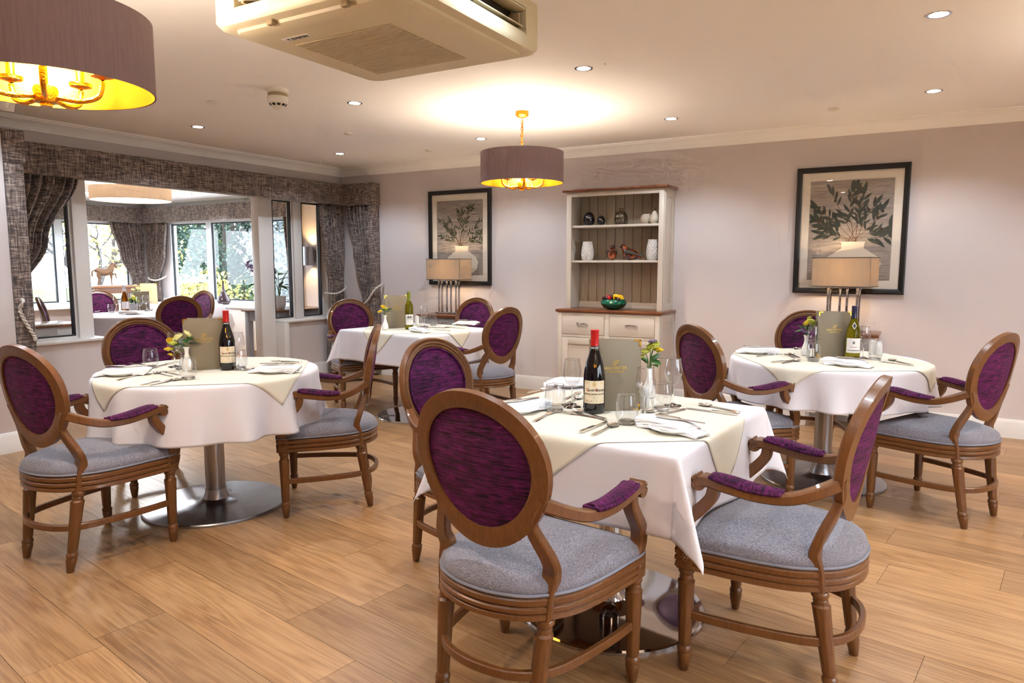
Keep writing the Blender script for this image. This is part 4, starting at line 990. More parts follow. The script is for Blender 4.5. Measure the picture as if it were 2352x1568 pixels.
cloth('tablecloth', 'white round cloth on the right round table', f4, 0, 0, 0, *T4, 0, 'cloth', 0, (.565, .805))
cloth('slip_cloth', 'cream slip cloth laid over the right round table', f4, .505, 72, math.radians(31), *T4, 0, 'overlay', .0035)
f5 = dr_round(.60, .030, 13, 3.0)
table('round pedestal table inside the sunroom', *T5, 0, 'round', .60, .37, 'steel')
cloth('tablecloth', 'white round cloth on the sunroom table with the amber bottle', f5, 0, 0, 0, *T5, 0, 'cloth', 0, (.60, .95))
f6 = dr_square(.68, .42, .4)
table('small table at the far end of the sunroom', *T6, 0, 'square', (.68, .42), .3, 'steel')
cloth('tablecloth', 'white cloth on the far sunroom table with the menus', f6, .90, 48, 0, *T6, 0, 'cloth', 0, Ly=.64)
ZI = ZT + .0065
# ================================================================= TABLE WARE
GL_T = [(.001, .006), (.026, .006), (.034, .014), (.040, .036), (.041, .058), (.038, .085), (.0345, .108)]
GL_T2 = [(.001, 0), (.030, 0), (.0335, .004), (.0405, .034), (.042, .058), (.039, .085), (.0355, .108)]
me_tb = MB().loft([[(r * math.cos(2 * PI * j / 40), r * math.sin(2 * PI * j / 40), z) for j in range(40)] for r, z in GL_T2], cap=False).mesh('bowl')
me_tbase = MB().lathe([(.001, .001), (.029, .001), (.032, .006), (.028, .013), (.001, .011)], 32).mesh('glass_base')
me_trim = MB().lathe([(.0343, .1075), (.0357, .1075), (.0357, .109), (.0343, .109)], 40, tor=True).mesh('rim')
WB = [(.0035, .085), (.012, .089), (.026, .102), (.036, .125), (.0375, .145), (.034, .17), (.0295, .198)]
me_wb = MB().loft([[(r * math.cos(2 * PI * j / 40), r * math.sin(2 * PI * j / 40), z) for j in range(40)] for r, z in WB], cap=False).mesh('bowl')
me_ws = MB().lathe([(.001, 0), (.036, 0), (.036, .0015), (.022, .004), (.006, .010), (.0035, .02), (.0035, .085)], 32).mesh('stem')
me_wr = MB().lathe([(.029, .1975), (.0303, .1975), (.0303, .199), (.029, .199)], 40, tor=True).mesh('rim')
M['glassrim'] = thin('glass_rim', (.8, .82, .84), .3); M['glassthick'] = pb('thick_glass', (238, 240, 242), .02, trans=1, ior=1.25)
def tumbler(px, py, label):
    p = onz(px, py, ZI); t = thing('tumbler', label, 'glass', (p.x, p.y, ZI), 0, 'water tumblers')
    obj('bowl', me_tb, 'glass', t); obj('base', me_tbase, 'glassthick', t); obj('rim', me_trim, 'glassrim', t)
def wineglass(px, py, label):
    p = onz(px, py, ZI); t = thing('wine_glass', label, 'glass', (p.x, p.y, ZI), 0, 'stemmed wine glasses')
    obj('bowl', me_wb, 'glass', t); obj('stem', me_ws, 'glassthick', t); obj('rim', me_wr, 'glassrim', t)
def bent(me, r, z0):
    m2 = me.copy()
    for v in m2.vertices:
        a = v.co.x / r; rr = r + v.co.z; v.co = Vector((rr * math.sin(a), -rr * math.cos(a), z0 + v.co.y))
    return m2
def bottle(px, py, label, body, foil, paper, lines, bordeaux=False, band=None, h_=.325):
    p = onz(px, py, ZI); k = h_ / .325
    t = thing('wine_bottle', label, 'bottle', (p.x, p.y, ZI), math.atan2(p.y, p.x) - PI / 2 + (.12), 'wine bottles')
    if bordeaux: prof = [(.001, .004), (.030, 0), (.037, .004), (.038, .02), (.038, .195), (.036, .212), (.028, .228), (.0185, .242), (.0155, .255), (.015, .318), (.0165, .319), (.0165, .325), (.001, .325)]
    else: prof = [(.001, .004), (.034, 0), (.042, .004), (.043, .02), (.043, .130), (.0425, .150), (.040, .172), (.034, .198), (.025, .225), (.0185, .248), (.0155, .262), (.015, .322), (.001, .325)]
    prof = [(r, z * k) for r, z in prof]; R0 = prof[4][0]
    obj('body', MB().lathe(prof, 48), body, t, smooth=60)
    obj('capsule', MB().lathe([(.0178, .248 * k), (.0162, .27 * k), (.0162, .318 * k), (.0168, .320 * k), (.0168, .328 * k), (.015, .3295 * k), (.001, .3295 * k)], 28), foil, t)
    if band: 
        obj('capsule_band', MB().lathe([(.0182, .252 * k), (.0175, .266 * k)], 28, cap=False), 'black', t)
        obj('band_lettering', bent(text_mesh(band, .010 * k, 0, .0002), .0181, .2585 * k), 'paperwhite', t, smooth=0)
    z0, z1 = .042 * k, .132 * k; rings = []
    for z in (z0, z1): rings.append([((R0 + .0006) * math.sin(a), -(R0 + .0006) * math.cos(a), z) for a in [-1.05 + 2.1 * q / 24 for q in range(25)]])
    lb = obj('bottle_label', MB().loft(rings, cap=False, ring_closed=False), paper, t)
    for s, size, zz, mat, bold in lines: obj('lettering', bent(text_mesh(s, size * k, 0, bold), R0 + .0010, zz * k), mat, lb, smooth=0)
    return t, lb, R0, k
def labelmark(t, R0, z, mat, s_=1.0):      # small crest and corner flourishes
    mb = MB()
    def quad(x0, x1, a, b_):
        rr = R0 + .0011; mb.add([(rr * math.sin(x / R0), -rr * math.cos(x / R0), zz) for x, zz in ((x0, a), (x1, a), (x1, b_), (x0, b_))], [(0, 1, 2, 3)])
    for k in range(9):
        a = k * 2 * PI / 9; quad(.006 * s_ * math.cos(a) - .0014, .006 * s_ * math.cos(a) + .0014, z + .007 * s_ * math.sin(a) - .0016, z + .007 * s_ * math.sin(a) + .0016)
    quad(-.003 * s_, .003 * s_, z - .004 * s_, z + .004 * s_); quad(-.0015, .0015, z + .006 * s_, z + .012 * s_)
    obj('crest', mb, mat, t, smooth=0)
def flourish(t, R0, z0, z1, w_, mat):
    mb = MB(); rr = R0 + .0010
    for sx in (-1, 1):
        for zb, sz in ((z0, 1), (z1, -1)):
            for q in range(6):
                x = sx * (w_ - q * .003); z = zb + sz * abs(math.sin(q * 1.3)) * .006; mb.add([(rr * math.sin(xx / R0), -rr * math.cos(xx / R0), zz) for xx, zz in ((x - .0012, z), (x + .0012, z), (x + .0012, z + sz * .003), (x - .0012, z + sz * .003))], [(0, 1, 2, 3)])
    obj('flourish', mb, mat, t, smooth=0)
L_CALVET = [('C', .0165, .096, 'redink', .0003), ('ALVET', .0115, .0945, 'ink', .0002), ('P', .0165, .096, 'redink', .0003), ('RESTIGE', .0115, .0945, 'ink', .0002)]
def calvet(px, py, label):
    t, lb, R0, k = bottle(px, py, label, 'darkbottle', 'redfoil', 'paper', [('CÔTES DU RHÔNE VILLAGES', .0068, .079, 'ink', .0001), ('2017', .004, .066, 'ink', 0)], band='CALVET')
    t.rotation_euler.z -= .10
    for s, size, x, zz, mat in (('C', .0175, -.0285, .0955, 'redink'), ('ALVET', .0105, -.0125, .094, 'ink'), ('P', .0175, .0085, .0955, 'redink'), ('RESTIGE', .0105, .0265, .094, 'ink')):
        m2 = text_mesh(s, size * k, 0, .0002).copy()
        for v in m2.vertices: v.co.x += x
        obj('lettering', bent(m2, R0 + .001, zz * k), mat, lb, smooth=0)
    labelmark(lb, R0, .118 * k, M['goldflat'], 1.2); flourish(lb, R0, .046 * k, .129 * k, .040, M['goldflat'])
    rr = R0 + .001; obj('label_bar', MB().add([(rr * math.sin(x / R0), -rr * math.cos(x / R0), z * k) for x, z in ((-.011, .050), (.011, .050), (.011, .0535), (-.011, .0535))], [(0, 1, 2, 3)]), 'redink', lb, smooth=0)
    mb = MB(); R1 = .0385
    for q in range(7): a = q * .9; mb.add([((R1 - zz * .28) * math.sin(xx), -(R1 - zz * .28) * math.cos(xx), .185 * k + zz) for xx, zz in ((-.10 + .02 * q, .003 * math.sin(a)), (-.04 + .02 * q, .004 * math.sin(a) + .002), (-.06 + .02 * q, .012 + .004 * math.cos(a)))], [(0, 1, 2)])
    obj('embossed_crest', mb, 'brass', t, smooth=0)
M['goldflat'] = pb('gold_print_on_label', (206, 172, 104), .5)
EMB = [[(-.5, -.55), (-.25, -.2), (.15, .1), (.55, .35), (.75, .5), (.6, .2), (.35, -.1), (0, -.35), (-.35, -.45)], ]
def emblem():
    mb = MB()
    def stroke(pts, w_):
        P = [Vector((x, y)) for x, y in pts]; L, R = [], []
        for i, p in enumerate(P):
            t_ = (P[min(i + 1, len(P) - 1)] - P[max(i - 1, 0)]).normalized(); nrm = Vector((-t_.y, t_.x)) * w_; L.append(p + nrm); R.append(p - nrm)
        k = len(P); mb.add([(q.x, q.y, .0004) for q in L + R], [(i, i + 1, k + i + 1, k + i) for i in range(k - 1)])
    stroke([(-.6, -.6), (-.2, -.25), (.3, .15), (.75, .5)], .05)
    stroke([(-.35, -.35), (-.5, 0), (-.25, .1), (-.25, .4), (.05, .35), (.2, .62), (.45, .5), (.78, .55)], .06)
    stroke([(-.35, -.38), (-.05, -.5), (.05, -.28), (.35, -.3), (.38, 0), (.68, .05), (.62, .3), (.78, .52)], .06)
    stroke([(-.2, -.2), (-.2, .15)], .04); stroke([(.1, 0), (.12, .35)], .04); stroke([(.1, 0), (.35, -.1)], .04)
    return mb
me_emb = MB().add([(x * .020, y * .020, z) for x, y, z in emblem().v], emblem().f).mesh('emblem', 0)
def menu(pa, pb_, label, mat='menu', W=.205, H=.285, detail=True, text='goldink'):
    a, b_ = onz(*pa, ZI), onz(*pb_, ZI); d = (b_ - a).normalized(); mid = (a + b_) / 2
    t = thing('menu_folder', label, 'menu', (mid.x, mid.y, ZI), math.atan2(d.y, d.x), 'standing menu folders')
    cv = obj('front_cover', MB().rbox(-W / 2, W / 2, -.002, .002, 0, H, .0015), mat, t)
    e = obj('back_cover', MB().rbox(-W, 0, -.002, .002, 0, H, .0015), mat, t, (W / 2, .004, 0), (0, 0, -.34))
    obj('pages', MB().rbox(-W + .012, -.003, -.001, .001, .006, H - .006, .0005), 'paperwhite', t, (W / 2 - .002, .004, 0), (0, 0, -.17))
    obj('spine', MB().lathe([(.004, 0), (.004, H)], 10, (W / 2, .002, 0)), mat, t)
    if detail:
        for zz in (0, H):
            s_ = 1 if zz == 0 else -1; z0, z1 = sorted((zz, zz + s_ * .006)); z2, z3 = sorted((zz, zz + s_ * .026))
            obj('gold_corner', MB().box(-W / 2 - .001, -W / 2 + .026, -.0032, .0032, z0, z1).box(-W / 2 - .001, -W / 2 + .006, -.0032, .0032, z2, z3).box(W / 2 - .026, W / 2 + .001, -.0032, .0032, z0, z1).box(W / 2 - .006, W / 2 + .001, -.0032, .0032, z2, z3), 'brass', cv)
        obj('emblem', me_emb, text, cv, (0, -.0026, H * .675), (PI / 2, 0, 0))
        obj('lettering', text_mesh('BARCHESTER', .0165, 0, .0002), text, cv, (0, -.0026, H * .605), (PI / 2, 0, 0), smooth=0)
        obj('lettering', text_mesh('Celebrating life', .0115, .35, .0001), text, cv, (0, -.0026, H * .555), (PI / 2, 0, 0), smooth=0)
    return t
# flowers
def petalball(r, seed):
    rnd = random.Random(seed); mb = MB()
    for layer in range(4):
        for k in range(6):
            a = k * PI / 3 + layer * .5; rr = r * (.35 + .22 * layer); tilt = .25 + .28 * layer
            pts = []
            for u in range(5):
                for v in range(4):
                    uu, vv = (u - 2) / 2, v / 3; wd = rr * .75 * math.sin(PI * (.15 + .8 * vv)) ; x = uu * wd; out = rr * (.15 + .85 * math.sin(vv * 1.7)) * (1 - .12 * uu * uu); z = r * (.95 * vv - .35) * (1.05 - .17 * layer) + rnd.uniform(-.02, .02) * r
                    pts.append((math.cos(a) * out - math.sin(a) * x, math.sin(a) * out + math.cos(a) * x, z))
            mb.add(pts, [(u * 4 + v, u * 4 + v + 1, (u + 1) * 4 + v + 1, (u + 1) * 4 + v) for u in range(4) for v in range(3)])
    return mb.mesh('blossom', 60)
def leafmesh(L, W):
    pts = []; 
    for i in range(7):
        s_ = i / 6; w_ = W * math.sin(PI * min(.98, s_ + .02)) ; z = .25 * L * s_ * s_ * -1
        pts += [(L * s_, -w_, z + .15 * w_), (L * s_, 0, z), (L * s_, w_, z + .15 * w_)]
    return MB().add(pts, [(i * 3 + j, i * 3 + j + 1, i * 3 + j + 4, i * 3 + j + 3) for i in range(6) for j in range(2)]).mesh('leaf', 60)
me_bl = [petalball(.031, 1), petalball(.024, 2), petalball(.016, 3)]; me_lf = [leafmesh(.062, .017), leafmesh(.16, .03)]
def with_mat(me, mat):
    k = me.name + mat
    if k not in _txt: m2 = me.copy(); m2.materials.clear(); m2.materials.append(M[mat]); _txt[k] = m2
    return _txt[k]
VASE = [(.001, 0), (.022, 0), (.027, .004), (.029, .02), (.026, .045), (.015, .075), (.0105, .095), (.0115, .115), (.018, .132), (.0165, .132), (.010, .115), (.001, .1)]
def flowervase(px, py, label, blooms, seed, lean=0, z=None, prof=VASE, mat='china', greens=9):
    zz = ZI if z is None else z; p = onz(px, py, zz); rnd = random.Random(seed)
    t = thing('flower_vase', label, 'vase of flowers', (p.x, p.y, zz), 0, 'small vases of flowers')
    obj('vase', MB().lathe(prof, 28), mat, t); top = max(q[1] for q in prof)
    vr = Vector((R_.x, R_.y, 0)); vf = Vector((-R_.y, R_.x, 0))
    for k, (dx, dz, sz, mm) in enumerate(blooms):
        q = vr * dx + vf * rnd.uniform(-.02, .02) + Vector((0, 0, top + dz))
        obj('stem', MB().sweep(spline([(0, 0, top - .03), (q.x * .4, q.y * .4, top + dz * .55), (q.x, q.y, q.z - .008)], 4), circ(.0018, 5)), 'stem', t)
        obj('blossom', with_mat(me_bl[sz], mm), None, t, q, (rnd.uniform(-.5, .5) + .35, rnd.uniform(-.5, .5), rnd.uniform(0, 6)))
    for k in range(greens):
        a = rnd.uniform(0, 2 * PI); q = Vector((.012 * math.cos(a), .012 * math.sin(a), top + rnd.uniform(.01, .05)))
        obj('leaf', with_mat(me_lf[0], 'leaf'), None, t, q, (rnd.uniform(-.3, .3), rnd.uniform(-.9, .1), a))
    return t
# cutlery, lying flat, head towards +x, total length .2
def flat(pts, z=0, th=.0022):
    return MB().prism(pts, z, z + th)
def cut_handle(mb, x0=-.10, x1=.03):
    secs = [(x0, .0075, .003), (x0 + .012, .0085, .003), ((x0 + x1) / 2, .0065, .0035), (x1, .0032, .004)]
    mb.loft([[(x, -w_, 0), (x, w_, 0), (x, w_ * .8, h_ * 1.3), (x, -w_ * .8, h_ * 1.3)] for x, w_, h_ in secs])
    return mb
mbf = cut_handle(MB(), -.10, .032)
mbf.loft([[(x, -w_, z), (x, w_, z), (x, w_, z + .002), (x, -w_, z + .002)] for x, w_, z in ((.03, .0035, .001), (.042, .009, .0035), (.052, .0125, .005), (.062, .013, .004))])
for k in range(4):
    yy = -.0105 + k * .007
    mbf.loft([[(x, yy - w_, z), (x, yy + w_, z), (x, yy + w_, z + .0018), (x, yy - w_, z + .0018)] for x, w_, z in ((.061, .0022, .004), (.08, .002, .0015), (.1, .0009, .003))])
me_fork = mbf.mesh('fork', 35)
mbs = cut_handle(MB(), -.10, .04); rows = []
for i in range(9):
    s_ = i / 8; x = .036 + .064 * s_; w_ = .0205 * math.sin(PI * (.06 + .9 * s_)) ** .6
    rows.append([(x, w_ * math.cos(a), .009 - .0085 * (math.sin(a)) * math.sin(PI * (.08 + .84 * s_))) for a in [PI * j / 10 for j in range(11)]])
mbs.loft(rows, cap=False, ring_closed=False); mbs.loft([[(x, y, z - .0012) for x, y, z in r] for r in rows], cap=False, ring_closed=False)
me_spoon = mbs.mesh('spoon', 60)
mbk = MB().loft([[(x, -w_, 0), (x, w_, 0), (x, w_, h_), (x, -w_, h_)] for x, w_, h_ in ((-.105, .006, .006), (-.09, .008, .007), (.0, .0065, .007), (.004, .005, .005))])
mbk.prism([(.003, -.006), (.09, -.006), (.105, .002), (.108, .008), (.09, .0095), (.003, .0085)], .001, .003)
me_knife = mbk.mesh('table_knife', 35)
CUT = {'fork': me_fork, 'spoon': me_spoon, 'table_knife': me_knife}
def cutlery(kind, head, tail, label, dz=0, sc_=1.0):
    a, b_ = onz(*head, ZI + dz), onz(*tail, ZI + dz); d = a - b_; mid = (a + b_) / 2
    o = obj(kind, CUT[kind], 'cutlery', None, (mid.x, mid.y, ZI + dz), (0, 0, math.atan2(d.y, d.x))); o.scale = (sc_,) * 3
    return tag(o, label, 'cutlery', {'fork': 'table forks', 'spoon': 'table spoons', 'table_knife': 'table knives'}[kind])
me_plate = MB().lathe([(.001, .004), (.045, .004), (.052, 0), (.055, 0), (.060, .006), (.083, .014), (.085, .016), (.083, .017), (.058, .009), (.045, .007), (.001, .007)], 48).mesh('side_plate', 50)
def napkin_mesh(seed):
    rnd = random.Random(seed); mb = MB()
    for lay in range(4):
        rows = []; L, W = .125 - lay * .004, .042 - lay * .003; z0 = .018 + lay * .0065
        for i in range(25):
            x = -L + 2 * L * i / 24; row = []
            for j in range(13):
                y = -W + 2 * W * j / 12; s_ = x / .085; sag = -.012 * max(0, abs(s_) - .95)
                z = z0 + sag * 1.1 + .0022 * math.sin(x * 40 + lay * 2 + seed) * math.cos(y * 50 + seed) + .0035 * math.exp(-((y - W * .5) / .01) ** 2) - (.006 * (abs(y / W) ** 6))
                row.append((x + .012 * lay * (1 if seed % 2 else -1), y + .003 * math.sin(x * 22 + seed + lay), z))
            rows.append(row)
        top = rows; bot = [[(x, y, z - .0055) for x, y, z in r] for r in rows]
        rings = []
        for a, b_ in zip(top, bot): rings.append(a + list(reversed(b_)))
        mb.loft(rings)
    return mb.mesh('napkin', 60)
me_np = [napkin_mesh(k) for k in (1, 2, 3)]
def setting(px, py, ang, where, seed, knife=True, z=None):
    p = onz(px, py, ZI); a = math.radians(ang)
    tag(obj('side_plate', me_plate, 'china', None, (p.x, p.y, ZI)), 'white side plate under the folded napkin ' + where, 'plate', 'white side plates')
    tag(obj('folded_napkin', me_np[seed % 3], 'napkin', None, (p.x, p.y, ZI), (0, 0, a)), 'white napkin folded lengthwise on a plate ' + where, 'napkin', 'folded napkins')
    if knife:
        o = obj('butter_knife', me_knife, 'cutlery', None, (p.x + .02 * math.cos(a) - .008 * math.sin(a), p.y + .02 * math.sin(a) + .008 * math.cos(a), ZI + .0445), (0, 0, a + .05)); o.scale = (.9,) * 3
        tag(o, 'butter knife resting on the napkin ' + where, 'cutlery', 'butter knives')
M['shaker'] = pb('white_porcelain_shaker', (232, 231, 230), .2)
def shaker(px, py, label, z=None):
    p = onz(px, py, ZI); t = thing('salt_shaker', label, 'shaker', (p.x, p.y, ZI), 0, 'white shakers')
    obj('body', MB().lathe([(.001, 0), (.0185, 0), (.0195, .004), (.0185, .06), (.017, .072)], 24), 'shaker', t)
    obj('cap', MB().lathe([(.017, .071), (.0175, .078), (.014, .088), (.001, .091)], 24), 'shaker', t)

# ---- front square table
calvet(1364, 946, 'red capped wine bottle on the front square table')
menu((1352, 944), (1470, 941), 'taupe menu with gold corners standing on the front square table', W=.205)
flowervase(1490, 912, 'white bud vase with lime and purple flowers on the front table', [(-.02, .07, 1, 'lime'), (.012, .095, 0, 'lime'), (.04, .075, 1, 'yellow'), (.005, .115, 2, 'lilac'), (.028, .11, 2, 'lilac'), (-.035, .05, 2, 'lime')], 4)
shaker(1480, 936, 'white shaker beside the menu on the front table')
wineglass(1314, 934, 'wine glass left of the red capped bottle on the front table'); wineglass(1481, 963, 'wine glass in front of the shaker on the front table'); wineglass(1545, 931, 'wine glass at far right of the group on the front table')
tumbler(1275, 944, 'tumbler at left on the front table beside the fork'); tumbler(1439, 972, 'nearest tumbler on the front table in front of the menu'); tumbler(1518, 941, 'tumbler between two wine glasses on the front table')
setting(1545, 990, -18, 'at the near right of the front table', 1); setting(1190, 945, 62, 'at the left of the front table', 2); setting(1308, 886, 28, 'at the far side of the front table', 3, False)
cutlery('fork', (1279, 942), (1219, 972), 'fork pointing to the left tumbler on the front table')
cutlery('fork', (1286, 946), (1400, 964), 'fork lying beside the spoon before the front table bottle'); cutlery('spoon', (1303, 939), (1404, 966), 'spoon lying just in front of the front table bottle', .004)
cutlery('table_knife', (1403, 966), (1325, 997), 'knife beside the nearest spoon on the front table'); cutlery('spoon', (1422, 972), (1354, 1003), 'nearest spoon on the front table, bowl towards the tumbler')
cutlery('fork', (1508, 956), (1571, 940), 'fork behind the near napkin on the front table'); cutlery('spoon', (1492, 946), (1543, 938), 'spoon partly behind the fork near the right wine glass')
cutlery('spoon', (1600, 928), (1704, 948), 'spoon beside the knife at right of the front table'); cutlery('table_knife', (1566, 936), (1706, 955), 'knife at right of the front table next to the spoon')
cutlery('fork', (1334, 900), (1296, 918), 'fork behind the left wine glass on the front table'); cutlery('spoon', (1335, 912), (1295, 931), 'spoon left of the front table bottle, partly hidden'); cutlery('table_knife', (1236, 932), (1300, 930), 'knife behind the left tumbler on the front table')
cutlery('table_knife', (1226, 899), (1262, 892), 'knife at the far left edge of the front table')
# ---- left round table
calvet(524, 848, 'red capped wine bottle on the left round table')
menu((430, 850), (512, 847), 'taupe menu standing on the left round table', W=.21, H=.285)
flowervase(431, 851, 'white bud vase with cream and yellow flowers on the left table', [(-.045, .05, 0, 'cream_petal'), (.005, .065, 0, 'cream_petal'), (-.095, .03, 1, 'yellow'), (-.10, -.015, 1, 'yellow'), (-.065, .02, 1, 'lime'), (-.095, -.045, 2, 'yellow')], 5, greens=7)
wineglass(402, 842, 'wine glass behind the flowers on the left round table'); wineglass(419, 846, 'wine glass in front of the flowers on the left round table'); wineglass(548, 842, 'wine glass right of the bottle on the left round table')
tumbler(347, 844, 'tumbler standing alone at left of the left round table'); tumbler(433, 870, 'tumbler in front of the menu on the left round table'); tumbler(551, 848, 'tumbler right of the bottle on the left round table')
setting(278, 861, 42, 'at the left of the left round table', 2); setting(628, 855, 26, 'at the right of the left round table', 3)
cutlery('fork', (334, 857), (258, 876), 'fork beside the left napkin on the left round table'); cutlery('spoon', (352, 855), (400, 865), 'spoon behind the knife on the left round table'); cutlery('fork', (366, 851), (421, 863), 'fork next to the spoon on the left round table')
cutlery('table_knife', (404, 870), (326, 884), 'near knife on the left round table'); cutlery('spoon', (414, 871), (346, 884), 'near spoon pointing to the tumbler on the left round table')
cutlery('table_knife', (299, 833), (334, 841), 'knife left of the lone tumbler on the left round table'); cutlery('table_knife', (362, 841), (402, 833), 'knife right of the lone tumbler on the left round table')
cutlery('fork', (614, 829), (701, 832), 'fork at the far right of the left round table'); cutlery('table_knife', (602, 835), (690, 833), 'knife at the far right of the left round table'); cutlery('fork', (566, 850), (606, 842), 'fork right of the bottle on the left round table')
# ---- back square table
t, lb, R0, k = bottle(940, 756, 'green capped white wine bottle on the back square table', 'greenbottle', 'greenfoil', 'paperwhite', [('CALVET PRESTIGE', .0075, .086, 'ink', .0001), ('BLANC', .006, .072, 'ink', 0)], bordeaux=True, h_=.335)
mb = MB(); rr = R0 + .001
for q in range(5): x = -.018 + q * .009; hq = (.014, .02, .016, .02, .014)[q]; mb.add([(rr * math.sin(xx / R0), -rr * math.cos(xx / R0), zz * k) for xx, zz in ((x - .0035, .098), (x + .0035, .098), (x + .0035, .098 + hq), (x, .103 + hq), (x - .0035, .098 + hq))], [(0, 1, 2, 3, 4)])
obj('castle_print', mb, 'ink', lb, smooth=0)
obj('label_bar', MB().add([(rr * math.sin(x / R0), -rr * math.cos(x / R0), z * k) for x, z in ((-.010, .048), (.010, .048), (.010, .052), (-.010, .052))], [(0, 1, 2, 3)]), 'redink', lb, smooth=0)
menu((887, 754), (934, 752), 'taupe menu standing on the back square table', W=.215, H=.30)
flowervase(885, 757, 'white bud vase with yellow flowers on the back square table', [(-.015, .065, 0, 'yellow'), (-.04, .03, 1, 'yellow'), (.01, .05, 1, 'lime'), (-.055, .05, 2, 'lilac')], 6, greens=10)
wineglass(975, 750, 'wine glass on the back square table'); tumbler(974, 752, 'front tumbler below the wine glass on the back square table'); tumbler(995, 747, 'right tumbler on the back square table')
shaker(958, 746, 'white shaker beside the green capped bottle')
setting(966, 762, -20, 'at the near side of the back square table', 1); setting(1068, 746, 5, 'at the far right of the back square table', 2)
cutlery('table_knife', (1068, 754), (1022, 752), 'knife at right of the back square table'); cutlery('table_knife', (1001, 757), (1031, 760), 'knife beside the near napkin on the back table'); cutlery('fork', (986, 752), (1020, 753), 'fork behind the near napkin on the back table')
cutlery('spoon', (1005, 745), (1024, 740), 'left spoon behind the tumblers on the back table'); cutlery('spoon', (1032, 743), (1014, 738), 'right spoon behind the tumblers on the back table')
# ---- right round table
t, lb, R0, k = bottle(1957, 824, 'navy capped white wine bottle on the right round table', 'greenbottle', 'navyfoil', 'paperwhite', [('CHARDONNAY', .006, .078, 'redink', .0001), ('BOUCHARD PÈRE & FILS', .0062, .057, 'ink', .0002)])
labelmark(lb, R0, .104 * k, 'ink', 1.0)
mb = MB().add([(x, -.034 - .0 + y * 0, z) for x, y, z in ((0, 0, .226 * k), (.013, 0, .206 * k), (0, 0, .186 * k), (-.013, 0, .206 * k))], [(0, 1, 2, 3)])
nl = obj('neck_label', MB().add([(0, -.0285, .232 * k), (.013, -.0325, .208 * k), (0, -.0385, .186 * k), (-.013, -.0325, .208 * k)], [(0, 1, 2, 3)]), 'paperwhite', t, smooth=0)
obj('neck_emblem', MB().add([(0, -.0300, .226 * k), (.009, -.0335, .208 * k), (0, -.0385, .192 * k), (-.009, -.0335, .208 * k)], [(0, 1, 2, 3)]), 'navyfoil', nl, smooth=0)
menu((1880, 821), (1946, 821), 'taupe menu standing on the right round table', W=.20, H=.29)
flowervase(1850, 816, 'white bud vase with yellow and lilac flowers on the right table', [(-.005, .075, 1, 'yellow'), (.02, .085, 0, 'lime'), (.05, .06, 0, 'cream_petal'), (-.03, .03, 2, 'lilac'), (-.01, .02, 2, 'lilac'), (.012, .11, 2, 'lime')], 8)
wineglass(1866, 822, 'wine glass in front of the flowers on the right round table'); wineglass(1982, 822, 'wine glass right of the navy capped bottle')
tumbler(1868, 829, 'tumbler below the flowers on the right round table'); tumbler(2010, 825, 'tumbler in front of the white shakers on the right table')
shaker(2004, 813, 'left one of two white shakers on the right round table'); shaker(2019, 815, 'right one of two white shakers on the right round table')
setting(1735, 811, 12, 'at the left of the right round table', 3); setting(1950, 840, -12, 'at the near side of the right round table', 1)
cutlery('fork', (1787, 812), (1727, 820), 'fork beside the left napkin on the right round table'); cutlery('fork', (1799, 811), (1831, 825), 'fork left of the spoon pair on the right round table'); cutlery('spoon', (1808, 810), (1843, 825), 'spoon pointing to the far side on the right round table')
cutlery('table_knife', (1827, 827), (1770, 833), 'near left knife on the right round table'); cutlery('spoon', (1838, 828), (1793, 835), 'near left spoon on the right round table'); cutlery('spoon', (2041, 826), (2091, 837), 'spoon at right of the right round table'); cutlery('table_knife', (2022, 830), (2097, 840), 'knife at right of the right round table')
cutlery('spoon', (1829, 801), (1846, 797), 'spoon at the far side of the right round table')
# ---- sunroom tables
bottle(288, 717, 'amber wine bottle with white cap on the sunroom table', 'amberbottle', 'silverfoil', 'paperwhite', [('VIN', .01, .09, 'ink', 0)])
POT = [(.001, 0), (.040, 0), (.046, .004), (.050, .09), (.047, .092), (.042, .08), (.001, .078)]
flowervase(307, 714, 'grey pot of green and lime flowers on the sunroom table', [(-.03, .05, 0, 'lime'), (.03, .06, 0, 'lime'), (0, .09, 1, 'cream_petal'), (.05, .03, 1, 'lime')], 9, prof=POT, mat='greypaint', greens=26)
wineglass(269, 716, 'wine glass left of the amber bottle'); wineglass(322, 719, 'wine glass in front of the pot in the sunroom'); wineglass(336, 714, 'wine glass right of the pot in the sunroom')
tumbler(257, 718, 'tumbler at left of the sunroom table'); tumbler(344, 713, 'tumbler at right of the sunroom table')
menu((314, 713), (340, 712), 'taupe menu on the sunroom table behind the glasses', detail=False, W=.17, H=.24)
setting(302, 721, 30, 'on the sunroom table', 1, False)
cutlery('spoon', (222, 722), (238, 716), 'spoon at the left of the sunroom table'); cutlery('fork', (215, 717), (232, 713), 'fork at the far left of the sunroom table')
t = menu((326, 698), (360, 697), 'tan menu standing on the far sunroom table', mat='menutan', detail=True, W=.22, H=.30)
flowervase(312, 699, 'white vase of pale flowers on the far sunroom table', [(-.03, .08, 0, 'cream_petal'), (.04, .10, 0, 'cream_petal'), (.0, .14, 0, 'cream_petal'), (.06, .05, 1, 'lime')], 10, greens=18)
tumbler(384, 699, 'tumbler on the far sunroom table near the corner curtain')
setting(412, 698, 10, 'on the far sunroom table', 2, False)
